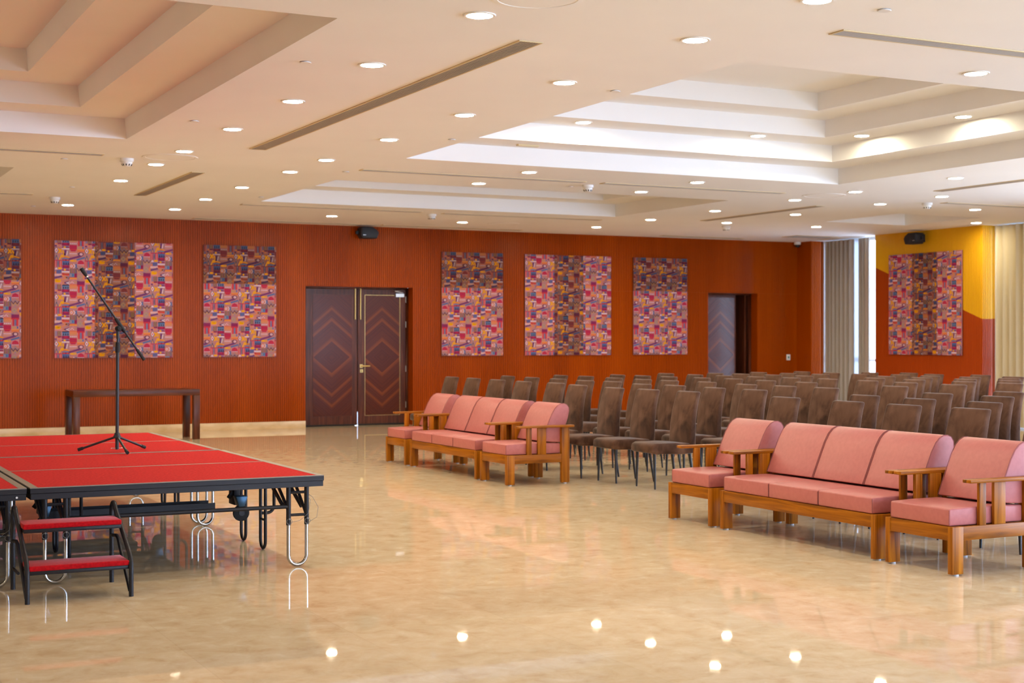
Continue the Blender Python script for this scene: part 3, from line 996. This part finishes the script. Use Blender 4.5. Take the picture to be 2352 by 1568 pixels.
grille(4.40, 4.58, 8.6, 14.8, 'longest slotted air grille, between the two nearest lines of downlights')
grille(4.40, 4.56, 17.15, 20.3, 'shorter slotted air grille in line beyond the longest one')
grille(6.12, 9.13, 15.97, 16.12, 'thin air grille between the big coffer and the shallow far coffer, left one')
grille(9.40, 12.25, 15.97, 16.12, 'thin air grille between the big coffer and the shallow far coffer, right one')
grille(6.12, 9.01, 20.91, 21.06, 'thin air grille past the shallow far coffer, left one')
grille(9.41, 12.29, 20.98, 21.13, 'thin air grille past the shallow far coffer, right one')
grille(6.11, 9.03, 23.66, 23.84, 'thin air grille close to the slatted wall, left of the wall loudspeaker')
grille(9.42, 12.16, 23.60, 23.76, 'thin air grille close to the slatted wall, right of the wall loudspeaker')
grille(0.2, 3.14, 15.92, 16.07, 'thin air grille at the left picture edge below the left coffer')
grille(0.2, 3.13, 20.75, 20.9, 'thin air grille at the left picture edge nearest the slatted wall')
grille(6.11, 9.0, 7.37, 7.52, 'grey air grille in the top right corner of the picture')
grille(13.84, 14.0, 17.32, 20.38, 'thin dark air grille left of the small far coffer')
grille(13.86, 14.02, 11.2, 14.88, 'thin air grille right of the big coffer at the right picture edge')
grille(15.2, 17.9, 16.02, 16.18, 'thin air grille near the small far coffer at the right picture edge')
grille(15.2, 17.08, 23.60, 23.78, 'thin air grille above the half-open door')
grille(17.5, 18.5, 22.45, 22.95, 'wide pale air grille in front of the far curtained window', 14)


def make_detector():
    t = thing('smoke_detector', 'd', 'smoke detector')
    MB().lathe([(0.0, 0.0), (0.075, -0.0005), (0.075, -0.03), (0.066, -0.038), (0.0, -0.038)], n=24).build('base', M_white, t)
    b = MB().lathe([(0.06, -0.038), (0.06, -0.06), (0.045, -0.082), (0.02, -0.09), (0.0, -0.09)], n=24)
    b.build('head', M_white, t)
    s = MB()
    for k in range(10):
        a = 2 * PI * k / 10
        s.bar((0.059 * math.cos(a), 0.059 * math.sin(a), -0.062), (0.047 * math.cos(a), 0.047 * math.sin(a), -0.081), 0.012, 0.004)
    s.build('vent_slots', M_dark, t)
    return t


dp = None
for x, y, lb in ((3.44, 16.23, 'white smoke detector below the left coffer'), (3.48, 21.14, 'white smoke detector near the slatted wall at far left'), (9.36, 16.35, 'white smoke detector between the two thin grilles behind the big coffer'),
                 (9.33, 21.31, 'white smoke detector past the shallow far coffer, above the door'), (14.95, 21.2, 'white smoke detector touching a lit downlight, above the half-open door'), (15.03, 16.26, 'white smoke detector at the end of the right-hand thin grille')):
    if dp is None:
        dp = o = make_detector()
    else:
        o = copy_tree(dp)
    o.location = (x, y, ZC)
    tag(o, lb, 'smoke detector', 'ceiling smoke detectors')

for x, y, r, lb in ((3.84, 15.9, 0.30, 'flush round ceiling loudspeaker cover beside the left smoke detector'), (3.96, 7.5, 0.27, 'flush round ceiling cover at the top picture edge'), (12.96, 16.05, 0.30, 'flush round ceiling loudspeaker cover below the big coffer corner'), (11.2, 22.5, 0.28, 'flush round ceiling loudspeaker cover near the slatted wall')):
    b = MB().lathe([(0.0, -0.004), (r * 0.84, -0.004), (r * 0.85, -0.001), (r * 0.88, -0.001), (r * 0.89, -0.005), (r * 0.99, -0.004), (r, -0.0005)], n=40)
    o = b.build('ceiling_speaker', M_ceiling, loc=(x, y, ZC))
    tag(o, lb, 'speaker', 'flush ceiling loudspeakers')

caps = [(3.383, 9.98, 'beside the left coffer, nearest the camera'), (3.393, 13.13, 'beside the left coffer, at its far corner'), (6.0, 13.2, 'beside the big coffer left edge, farther one'), (5.965, 6.82, 'at the top right of the picture'),
        (3.44, 19.58, 'left of the shorter grille'), (6.05, 19.77, 'beside the shallow far coffer'), (2.825, 16.54, 'behind the left thin grille'), (5.99, 10.02, 'beside the big coffer left edge, nearer one'),
        (6.037, 16.32, 'at the left end of a thin grille'), (9.24, 16.59, 'just left of a smoke detector'), (3.42, 22.67, 'nearest the slatted wall at far left')]
for x, y, lb in caps:
    o = MB().lathe([(0.0, -0.010), (0.038, -0.010), (0.042, -0.006), (0.030, -0.005), (0.030, -0.0005)], n=20).build('sprinkler_cap', M_white, loc=(x, y, ZC))
    tag(o, 'small round sprinkler cap ' + lb, 'sprinkler', 'sprinkler caps in the ceiling')

# broken access patch in the coffer ledge
o = MB().box(-0.13, -0.03, -0.02, 0.13, 0.03, 0.0).build('access_flap', M_grille_frame, loc=(7.55, 14.55, ZC + 0.199))
tag(o, 'small loose ceiling flap hanging in the big coffer ledge', 'ceiling flap')


# ------------------------------------------------------------------ wall speakers, camera, switch
def wall_speaker(loc, rz, label, flip):
    t = thing('wall_speaker', label, 'speaker', loc, rz)
    s = -1 if flip else 1
    prof = [(-0.15, 0.06), (-0.12, 0.085), (0.07, 0.085), (0.16, 0.03), (0.19, -0.02), (0.15, -0.12), (-0.12, -0.12), (-0.155, -0.06)]
    MB().prism([(s * a, z) for a, z in prof], 'y', -0.30, -0.10).build('cabinet', M_plastic, t, bevel=0.015, seg=3)
    MB().prism([(s * a * 0.9, z * 0.9 - 0.001) for a, z in prof], 'y', -0.309, -0.298).build('front_grille', M_plastic, t, bevel=0.004, seg=2)
    MB().box(-0.03, -0.12, -0.05, 0.03, 0.0, 0.02).box(-0.06, -0.012, -0.08, 0.06, -0.0005, 0.06).box(s * -0.205, -0.2, -0.045, s * -0.14, -0.15, 0.015).build('bracket', M_plastic, t, bevel=0.003)
    MB().box(s * -0.09 - 0.028, -0.3115, -0.068, s * -0.09 + 0.028, -0.309, -0.058).build('badge', M_steel, t)
    return t


wall_speaker((9.25, W, 3.425), 0, 'black wall loudspeaker above the closed double door', False)
wall_speaker((XR, 20.45, 3.40), -PI / 2, 'black wall loudspeaker above the panel on the yellow wall', True)

t = thing('security_camera', 'small white security camera under the ceiling at the red corner', 'security camera', (18.72, W - 0.12, ZC))
MB().lathe([(0.0, 0), (0.07, -0.0005), (0.07, -0.05), (0.055, -0.06), (0, -0.06)], n=24).build('housing', M_white, t)
MB().lathe([(0.052, -0.06), (0.05, -0.085), (0.035, -0.108), (0.0, -0.116)], n=24).build('dome', M_plastic, t)
t = thing('wall_switch', 'white switch plate with teal centre on the red wall near the corner', 'switch', (18.575, W, 1.165))
MB().box(-0.05, -0.012, -0.06, 0.05, -0.0005, 0.06).build('plate', M_white, t, bevel=0.006)
MB().box(-0.018, -0.016, -0.022, 0.018, -0.012, 0.022).build('button', M_teal, t, bevel=0.002)

# ------------------------------------------------------------------ upholstered chairs
HW = 0.215


def make_chair():
    t = thing('dining_chair', 'c', 'chair')
    # chair faces -X; local x = 0 at the front of the seat
    s = MB()
    prof = [(-0.004, 0.372), (0.0, 0.452), (0.04, 0.470), (0.30, 0.472), (0.49, 0.46), (0.53, 0.43), (0.53, 0.36), (0.40, 0.352), (0.06, 0.362)]
    s.prism(prof, 'y', -HW, HW)
    so = s.build('seat', M_velvet, t, bevel=0.022, seg=3, angle=60)
    b = MB()
    fr = [(0.455, 0.40), (0.462, 0.54), (0.472, 0.66), (0.490, 0.78), (0.522, 0.90), (0.552, 0.995)]
    bk = [(0.535, 0.40), (0.536, 0.54), (0.541, 0.66), (0.556, 0.78), (0.582, 0.90), (0.610, 0.995)]
    n = len(fr)
    vs, fs = [], []
    for i in range(n):
        w = HW - 0.001 - 0.012 * i / (n - 1)
        vs += [(fr[i][0], -w, fr[i][1]), (fr[i][0], w, fr[i][1]), (bk[i][0], w, bk[i][1]), (bk[i][0], -w, bk[i][1])]
    for i in range(n - 1):
        for k in range(4): fs.append((4 * i + k, 4 * i + (k + 1) % 4, 4 * i + 4 + (k + 1) % 4, 4 * i + 4 + k))
    fs += [(3, 2, 1, 0), (4 * n - 4, 4 * n - 3, 4 * n - 2, 4 * n - 1)]
    b.add(vs, fs)
    b.build('backrest', M_velvet, t, bevel=0.02, seg=3, angle=60)
    for x, dx in ((0.055, 0.0), (0.475, 0.055)):
        for y in (-1, 1):
            MB().tube([(x, y * 0.175, 0.37), (x + dx, y * 0.19, 0.0)], [0.018, 0.0095], 10).build('leg', M_blackleg, t)
    return t


CH = """8.51 10.19;8.49 9.45;8.50 14.22;8.52 8.70;8.55 13.56;8.57 11.15;8.61 15.24;8.60 12.86;8.70 16.85;8.73 17.66;8.76 18.50;8.76 16.06;8.78 19.27
9.47 10.33;9.48 15.19;9.47 9.52;9.52 13.71;9.53 12.93;9.57 14.57;9.57 11.20;9.62 16.81;9.69 18.50;9.67 17.67;9.71 16.27;9.75 19.39
10.57 11.26;10.57 14.55;10.52 10.40;10.60 13.82;10.62 13.07;10.61 16.31;10.63 17.77;10.60 16.96;10.65 19.40;10.69 15.57;10.73 18.75
11.52 11.24;11.58 19.27;11.64 18.62;11.67 17.95;11.70 13.15;11.73 14.83;11.77 15.75;11.77 17.26;11.88 16.64
12.69 18.80;12.72 19.64;12.74 13.29;12.75 18.10;12.78 17.33;12.80 14.20;12.91 16.70;12.93 15.10;13.00 15.99
13.49 19.39;13.64 18.90;13.70 18.17;13.78 13.40;13.77 14.20;13.74 17.45;13.80 15.15;13.89 16.05
14.54 18.87;14.60 15.02;14.59 18.12;14.52 19.62;14.62 14.22;14.61 15.88;14.66 16.72
15.24 17.95;15.37 14.99;15.38 16.57;15.38 18.84;15.44 15.80;15.53 17.36;15.49 19.72
16.11 18.76;16.14 17.28;16.16 15.69;16.42 18.18;16.46 16.64"""
EXTRA = {0: [(8.5, 7.85)], 1: [(9.5, 8.62), (9.5, 7.8)], 2: [(10.55, 9.5), (10.55, 8.65)]}
chair_proto = None
for ri, line in enumerate(CH.split('\n')):
    row = [tuple(float(q) for q in c.split()) for c in line.split(';')] + EXTRA.get(ri, [])
    row.sort(key=lambda c: -c[1])
    for k, (x, y) in enumerate(row):
        if chair_proto is None:
            chair_proto = o = make_chair()
        else:
            o = copy_tree(chair_proto)
        o.location = (x - 0.60, y, 0)
        o.rotation_euler = (0, 0, rnd.uniform(-0.035, 0.035))
        where = 'row just behind the sofas' if ri == 0 else ORD[ri] + ' row behind the sofas'
        tag(o, 'brown velvet chair, ' + ORD[k] + ' from the left in the ' + where, 'chair', 'brown velvet chairs in rows')


# ------------------------------------------------------------------ teak sofas and armchairs
def make_seat(name, label, cat, length, ncush, loc, group):
    """faces -X; local y from 0 (near end) to length"""
    t = thing(name, label, cat, loc, 0, group)
    Lx = 0.755
    lw, ld = 0.045, 0.095
    for x0, top in ((0.0, 0.32), (Lx - ld, 0.604)):
        for y0 in (0.0, length - lw):
            lg = MB().box(x0, y0, 0.010, x0 + ld, y0 + lw, top).build('leg', teak['z'], t, bevel=0.003)
            MB().lathe([(0.02, 0), (0.02, 0.010)], (x0 + ld / 2, y0 + lw / 2, 0), 14).build('glide', M_glide, lg)
    MB().box(0.004, lw, 0.228, 0.034, length - lw, 0.319).build('front_rail', teak['y'], t, bevel=0.003)
    MB().box(Lx - 0.034, lw, 0.228, Lx - 0.004, length - lw, 0.319).build('rear_rail', teak['y'], t, bevel=0.003)
    MB().box(Lx - 0.030, lw, 0.52, Lx - 0.006, length - lw, 0.59).build('back_rail', teak['y'], t, bevel=0.003)
    MB().box(0.034, lw, 0.29, Lx - 0.034, length - lw, 0.315).build('seat_board', teak['y'], t)
    n = max(4, int(length / 0.16))
    for k in range(n):
        yy = lw + (length - 2 * lw) * (k + 0.5) / n
        MB().box(Lx - 0.026, yy - 0.03, 0.319, Lx - 0.010, yy + 0.03, 0.52).build('back_slat', teak['z'], t, bevel=0.002, seg=1)
    for y0, a0 in ((0.004, -0.045), (length - lw + 0.004, length - 0.031)):
        MB().box(ld, y0, 0.228, Lx - ld, y0 + lw - 0.008, 0.319).build('side_rail', teak['x'], t, bevel=0.003)
        for s0, s1 in ((0.245, 0.302), (0.375, 0.476)):
            MB().box(s0, y0 + 0.004, 0.319, s1, y0 + 0.030, 0.605).build('arm_slat', teak['z'], t, bevel=0.002)
        MB().box(0.115, a0, 0.604, 0.79, a0 + 0.076, 0.627).build('armrest', teak['x'], t, bevel=0.004)
    g = 0.038
    w = (length - 2 * g) / ncush
    for k in range(ncush):
        y0, y1 = g + k * w + 0.002, g + (k + 1) * w - 0.002
        b = MB()
        nx, ny = 6, 6
        prof = [(0.010, 0.321), (0.010, 0.434), (0.20, 0.440), (0.42, 0.440), (0.66, 0.430), (0.66, 0.321)]
        b.prism(prof, 'y', y0, y1)
        c = b.build('seat_cushion', M_leather, t, bevel=0.012, seg=3, angle=50)
        for yy in (y0 + 0.003, y1 - 0.003):
            MB().tube([(0.0115, yy, 0.33), (0.0115, yy, 0.425)], 0.002, 6).build('seam', M_seam, c)
        prof = [(0.434, 0.455), (0.472, 0.54), (0.515, 0.64), (0.558, 0.735), (0.598, 0.80), (0.635, 0.835), (0.675, 0.853), (0.715, 0.853), (0.75, 0.838), (0.772, 0.808), (0.776, 0.765), (0.76, 0.70), (0.738, 0.635), (0.72, 0.60), (0.70, 0.52), (0.685, 0.441), (0.62, 0.441)]
        b = MB()
        b.prism(prof, 'y', y0 + 0.004, y1 - 0.004)
        c = b.build('back_cushion', M_leather, t, bevel=0.010, seg=3, angle=40)
        for yy in (y0 + 0.006, y1 - 0.006):
            MB().tube([(x - 0.001, yy, z + 0.001) for x, z in prof[:11]], 0.002, 6).build('seam', M_seam, c)
    return t


XF = 6.83
G1, G2 = 'far sofa group', 'near sofa group'
make_seat('armchair', 'teak armchair with salmon cushions at the far left end of the far sofa', 'armchair', 0.64, 1, (XF, 16.40, 0), 'teak armchairs with pink cushions')
make_seat('sofa', 'three-seat teak sofa with salmon cushions, the farther one in front of the double door', 'sofa', 1.87, 3, (XF, 14.39, 0), 'teak three-seat sofas')
make_seat('armchair', 'teak armchair with salmon cushions at the near right end of the far sofa', 'armchair', 0.655, 1, (XF, 13.64, 0), 'teak armchairs with pink cushions')
make_seat('armchair', 'teak armchair with pink cushions at the far left end of the near sofa', 'armchair', 0.64, 1, (XF, 9.90, 0), 'teak armchairs with pink cushions')
make_seat('sofa', 'three-seat teak sofa with pink cushions, the nearer one at the right', 'sofa', 1.87, 3, (XF, 7.905, 0), 'teak three-seat sofas')
make_seat('armchair', 'teak armchair with pink cushions at the right picture edge', 'armchair', 0.645, 1, (XF, 7.155, 0), 'teak armchairs with pink cushions')

# ------------------------------------------------------------------ console table
t = thing('console_table', 'long dark wooden table standing before the slatted wall behind the stage', 'table', (3.91, 22.15, 0))
MB().box(0, 0, 0.68, 1.90, 0.70, 0.772).build('table_top', dkwood['x'], t, bevel=0.004)
for x in (0.0, 1.80):
    for y in (0.0, 0.60):
        MB().box(x, y, 0, x + 0.10, y + 0.10, 0.68).build('leg', dkwood['z'], t, bevel=0.004)


# ------------------------------------------------------------------ folding stage
def arc(c, r, a0, a1, n, f):
    return [f(c[0] + r * math.cos(a0 + (a1 - a0) * k / n), c[1] + r * math.sin(a0 + (a1 - a0) * k / n)) for k in range(n + 1)]


def make_stage(label, loc, rivet=False):
    """a folding platform: two hinged decks side by side in Y, 1.92 m in X, top at 0.62 m"""
    t = thing('stage_platform', label, 'stage', loc, 0, 'folding stage platforms')
    LX, LY, Z = 1.925, 2.505, 0.62
    for k in range(2):
        y0 = 0.0 if k == 0 else LY / 2 + 0.004
        y1 = LY / 2 - 0.004 if k == 0 else LY
        d = MB()
        d.box(0.004, y0 + 0.004, 0.544, LX - 0.004, y0 + 0.03, 0.582).box(0.004, y1 - 0.03, 0.544, LX - 0.004, y1 - 0.004, 0.582)
        d.box(0.004, y0 + 0.03, 0.544, 0.03, y1 - 0.03, 0.582).box(LX - 0.03, y0 + 0.03, 0.544, LX - 0.004, y1 - 0.03, 0.582)
        d.box(0, y0, 0.582, LX, y1, Z - 0.006)
        dk = d.build('deck', M_black, t, bevel=0.002, seg=1)
        e = MB()
        wx, wy = 0.048, 0.012
        e.box(0, y0, Z - 0.006, LX, y0 + wy, Z).box(0, y1 - wy, Z - 0.006, LX, y1, Z)
        e.box(0, y0 + wy, Z - 0.006, wx, y1 - wy, Z).box(LX - wx, y0 + wy, Z - 0.006, LX, y1 - wy, Z)
        e.build('edge_trim', M_alu, dk, smooth=False)
        MB().box(wx, y0 + wy, Z - 0.006, LX - wx, y1 - wy, Z - 0.001).build('carpet', M_carpet, dk, smooth=False)
        r = MB()
        for x in ((LX - 0.06,) if rivet else ()):
            r.lathe([(0.007, -0.006), (0.007, 0.0)], (x, y0 + 0.003, 0.563), 8, 'y')
        if rivet: r.build('rivet', M_steel, dk)
    for yl, s in ((0.055, 1), (LY - 0.055, -1)):
        for xc in (0.16, LX - 0.17):
            b = MB()
            for dx in (-0.064, 0.064):
                b.tube([(xc + dx, yl, 0.545), (xc + dx, yl, 0.285)], 0.0165, 12)
            b.tube([(xc - 0.064, yl, 0.505), (xc + 0.064, yl, 0.505)], 0.010, 8)
            b.tube([(xc - 0.064, yl, 0.352), (xc + 0.064, yl, 0.352)], 0.010, 8)
            pf = b.build('leg_post', M_black, t)
            u = MB()
            u.tube([(xc - 0.064, yl, 0.30)] + [(xc + 0.064 * math.cos(a), yl, 0.077 + 0.064 * math.sin(a)) for a in [PI + PI * k / 12 for k in range(13)]] + [(xc + 0.064, yl, 0.30)], 0.0125, 12)
            u.build('chrome_foot', M_chrome, t)
            w = MB()
            for dx in (-0.064, 0.064):
                w.tube([(xc + dx + 0.019 * math.cos(a), yl - 0.021 * s, 0.31 + 0.019 * math.sin(a)) for a in [2 * PI * k / 14 for k in range(15)]], 0.0018, 5)
                w.lathe([(0.006, -0.03), (0.006, 0.03)], (xc + dx, yl, 0.328), 8, 'y')
            w.build('locking_pin', M_wire, pf)
            # braces from the deck underside to the posts
            for dx, zt in ((-0.064, 0.40), (0.064, 0.37)):
                q = MB()
                q.bar((xc + dx - 0.005, yl + 0.40 * s, 0.54), (xc + dx - 0.005, yl + 0.10 * s, 0.40), 0.012, 0.03)
                q.bar((xc + dx - 0.005, yl + 0.22 * s, 0.535), (xc + dx - 0.005, yl + 0.012 * s, zt), 0.012, 0.024)
                q.build('brace', M_black, t)
        cb = MB()
        x0 = LX - 0.17 + 0.05
        pts = [(x0 + 0.0, yl, 0.51), (x0 + 0.05, yl - 0.02, 0.47), (x0 + 0.09, yl - 0.02, 0.40), (x0 + 0.08, yl - 0.02, 0.33), (x0 + 0.02, yl - 0.02, 0.30)]
        cb.tube(pts, 0.0016, 5)
        cb.tube([(x0 + 0.0, yl, 0.51), (x0 + 0.035, yl - 0.02, 0.45), (x0 + 0.02, yl - 0.02, 0.36), (x0 - 0.04, yl - 0.02, 0.315), (x0 - 0.10, yl - 0.02, 0.305)], 0.0016, 5)
        cb.build('pin_cable', M_wire, t)
        MB().tube([(0.16 + 0.064, yl, 0.41), (LX - 0.17 - 0.064, yl, 0.41)], 0.0135, 12).build('cross_tube', M_black, t)
    # hinge line: carrying channel, casters and folding legs
    ym = LY / 2
    MB().box(0.28, ym - 0.10, 0.272, LX - 0.44, ym + 0.10, 0.284).box(0.28, ym - 0.10, 0.284, LX - 0.44, ym - 0.085, 0.335).box(0.28, ym + 0.085, 0.284, LX - 0.44, ym + 0.10, 0.335).build('centre_channel', M_black, t)
    for xc in (0.26, LX - 0.27):
        MB().bar((xc, ym - 0.02, 0.545), (xc, ym - 0.02, 0.31), 0.05, 0.14, (0, 1, 0)).bar((xc - 0.16, ym - 0.06, 0.54), (xc + 0.01, ym - 0.06, 0.40), 0.02, 0.04).bar((xc + 0.08, ym - 0.06, 0.54), (xc - 0.06, ym - 0.06, 0.36), 0.02, 0.03).box(xc - 0.12, ym - 0.09, 0.46, xc + 0.08, ym + 0.09, 0.475).build('hinge_bracket', M_black, t, bevel=0.003)
        MB().prism([(-0.045, 0.39), (0.045, 0.39), (0.022, 0.315), (-0.022, 0.315)], 'y', -0.06, 0.03).build('caster_fork', M_blue, t, bevel=0.004, loc=(xc - 0.01, ym - 0.19, 0))
        cs = MB().lathe([(0.0, -0.016), (0.04, -0.016), (0.058, -0.013), (0.061, -0.008), (0.061, 0.008), (0.058, 0.013), (0.04, 0.016), (0.0, 0.016)], (xc, ym - 0.19, 0.262), 28, 'y').build('caster', M_rubber, t)
        MB().lathe([(0.022, -0.02), (0.022, 0.02)], (xc, ym - 0.19, 0.262), 16, 'y').build('hub', M_black, cs)
        for yc in (ym - 0.31, ym + 0.19):
            x2 = xc + 0.13
            u = MB()
            for dz in (0,):
                pts = [(x2, yc - 0.06, 0.545)] + [(x2, yc - 0.06 * math.cos(a), 0.072 - 0.06 * math.sin(a)) for a in [PI * k / 12 for k in range(13)]] + [(x2, yc + 0.06, 0.545)]
                u.tube(pts, 0.012, 10)
            u.tube([(x2, yc - 0.06, 0.22), (x2, yc + 0.06, 0.22)], 0.009, 8)
            u.tube([(x2, yc - 0.06, 0.48), (x2, yc + 0.06, 0.48)], 0.009, 8)
            if yc < ym:
                u.tube([(x2 + 0.10, yc + 0.05, 0.545), (x2 + 0.10, yc + 0.05, 0.31)] + [(x2 + 0.05 + 0.05 * math.cos(a), yc + 0.055, 0.31 - 0.05 * math.sin(a)) for a in [PI / 2 * k / 6 for k in range(1, 7)]] + [(x2, yc + 0.06, 0.26)], 0.012, 10)
            u.build('folding_leg', M_black, t)
    return t


make_stage('red-carpeted folding stage platform nearest the camera, over the step stool', (1.405, 9.435, 0))
make_stage('red-carpeted folding stage platform carrying the microphone stand', (1.395, 11.985, 0))
make_stage('red-carpeted folding stage platform cut off by the left picture edge, nearer one', (-0.54, 9.435, 0), True)
make_stage('red-carpeted folding stage platform at the far left, past the microphone stand', (-0.55, 11.985, 0))

# step stool
t = thing('step_stool', 'two-step black metal step stool with red treads before the stage', 'step stool', (1.30, 8.82, 0))


def bend(p, q, r, rad, n=6):
    """fillet of corner q between p and r"""
    p, q, r = Vector(p), Vector(q), Vector(r)
    a, b = (p - q).normalized(), (r - q).normalized()
    ang = a.angle(b)
    d = rad / math.tan(ang / 2)
    s, e = q + a * d, q + b * d
    return [s.lerp(q, k / n).lerp(q.lerp(e, k / n), k / n) for k in range(n + 1)]


for x in (0.0, 0.60):
    P = [(x, 0.585, 0), (x, 0.585, 0.52), (x, 0.45, 0.52), (x, 0.035, 0.20), (x, 0.02, 0.0)]
    P[2] = (x, 0.455, 0.545)
    pts = [P[0]] + bend(P[0], (x, 0.585, 0.545), (x, 0.455, 0.50), 0.045) + bend((x, 0.585, 0.545), (x, 0.43, 0.49), (x, 0.03, 0.215), 0.06) + bend((x, 0.43, 0.49), (x, 0.022, 0.205), P[4], 0.05) + [P[4]]
    # rear leg up, over the rounded top, down the slope, then down to the foot
    f = [(x, 0.595, 0.0), (x, 0.595, 0.44)] + [(x, 0.535 + 0.06 * math.cos(a), 0.452 + 0.06 * math.sin(a)) for a in [PI * 0.82 * k / 10 for k in range(11)]]
    f += [(x, 0.40, 0.40)] + [(x, 0.05, 0.245), (x, 0.03, 0.225), (x, 0.021, 0.20), (x, 0.02, 0.17), (x, 0.02, 0.0)]
    f = [(x, 0.595, 0.0), (x, 0.595, 0.45)] + [(x, 0.545 + 0.05 * math.cos(a), 0.463 + 0.05 * math.sin(a)) for a in [PI * 0.80 * k / 10 for k in range(11)]]
    f += [(x, 0.06, 0.275), (x, 0.035, 0.245), (x, 0.022, 0.21), (x, 0.02, 0.17), (x, 0.02, 0.0)]
    # steep front slope: top near y=.5, foot near y=.02
    f = [(x, 0.595, 0.0), (x, 0.595, 0.44)] + [(x, 0.535 + 0.06 * math.cos(a), 0.453 + 0.06 * math.sin(a)) for a in [PI * 0.84 * k / 10 for k in range(11)]]
    f += [(x, 0.33, 0.417), (x, 0.30, 0.40)] if False else []
    f += [(x, 0.075, 0.255), (x, 0.045, 0.228), (x, 0.025, 0.195), (x, 0.02, 0.16), (x, 0.02, 0.0)]
    sf = MB().tube(f, 0.0145, 12).build('side_frame', M_black, t)
    MB().tube([(x, 0.59, 0.30), (x, 0.45, 0.315), (x, 0.40, 0.305), (x, 0.37, 0.28), (x, 0.06, 0.03)], 0.011, 10).build('brace', M_black, sf)
MB().tube([(0.0, 0.37, 0.13), (0.0, 0.59, 0.13)], 0.009, 8).build('brace', M_black, t)
for y0, y1, z in ((0.245, 0.475, 0.385), (0.025, 0.27, 0.165)):
    tr = MB().box(0.012, y0, z, 0.588, y1, z + 0.022).build('tread_frame', M_black, t, bevel=0.003)
    MB().box(0.010, y0 - 0.004, z + 0.022, 0.590, y1 + 0.004, z + 0.053).build('tread_carpet', M_step, tr, bevel=0.008, seg=3)

# microphone stand
mx, my, mz = 2.492, 12.13, 0.62
t = thing('microphone_stand', 'black tripod microphone stand with slanting boom standing on the red stage', 'microphone stand', (mx, my, mz))
MB().tube([(0, 0, 0.02), (0, 0, 0.14)], 0.0145, 14).tube([(0, 0, 0.14), (0.004, 0, 0.86)], 0.0135, 14).build('lower_pole', M_blackleg, t)
MB().lathe([(0.0145, 0.108), (0.03, 0.11), (0.032, 0.128), (0.024, 0.14), (0.02, 0.155), (0.0135, 0.157)], (0, 0, 0), 20).build('hub', M_blackleg, t)
MB().tube([(-0.05, 0, 0.03), (0.05, 0, 0.03)], 0.003, 8).build('locking_rod', M_steel, t)
MB().tube([(0.004, 0, 0.815), (0.0045, 0, 0.855), (0.005, 0, 0.90)], [0.019, 0.0195, 0.017], 16).build('height_clutch', M_rubber, t)
MB().tube([(0.005, 0, 0.90), (0.006, 0, 0.95)], 0.009, 10).tube([(0.006, 0, 0.93), (0.006, 0, 0.99)], 0.013, 12).build('upper_pole', M_blackleg, t)
for fx, fy in ((-0.285, 0.15), (0.01, -0.35), (0.27, 0.19)):
    d = Vector((fx, fy, 0)).normalized()
    lg = MB().tube([(d.x * 0.025, d.y * 0.025, 0.118), (fx * 0.9, fy * 0.9, 0.026)], 0.0095, 10).build('leg', M_blackleg, t)
    MB().tube([(fx * 0.87, fy * 0.87, 0.030), (fx, fy, 0.0155)], [0.013, 0.0145], 12).build('foot_cap', M_rubber, lg)
B0, B1 = Vector((-0.245, 0.0, 1.438)), Vector((0.222, 0.0, 0.752))
bo = MB().tube([B0, B1], 0.0085, 12).build('boom', M_blackleg, t)
u = (B1 - B0).normalized()
MB().tube([B1 - u * 0.11, B1 - u * 0.10, B1], [0.0095, 0.013, 0.0135], 14).build('boom_grip', M_rubber, bo)
MB().tube([B0 + u * 0.012, B0 - u * 0.003], 0.0095, 12).build('clip_thread', M_steel, bo)
cl = MB()
cl.tube([B0 - u * 0.0, B0 - u * 0.03, B0 - u * 0.075], [0.012, 0.016, 0.017], 12)
cl.build('microphone_clip', M_rubber, bo)
J = B0.lerp(B1, 0.60)
jc = MB()
jc.tube([J - u * 0.085, J - u * 0.07, J + u * 0.03, J + u * 0.05], [0.012, 0.0155, 0.0165, 0.013], 12)
jc.lathe([(0.024, -0.02), (0.026, 0.0), (0.024, 0.02)], (0.010, 0.0, 1.012), 18, 'y')
jc.bar((0.010, 0, 1.012), tuple(J), 0.022, 0.022, (0, 1, 0))
jc.build('boom_clamp', M_rubber, t)
MB().lathe([(0.012, -0.045), (0.016, -0.04), (0.016, -0.022), (0.008, -0.02)], (0.008, 0, 1.012), 12, 'y').build('clamp_knob', M_rubber, t)
K = J + u * 0.09
MB().tube([K, K + Vector((-0.022, 0, -0.014))], [0.005, 0.007], 8).build('thumb_screw', M_rubber, bo)
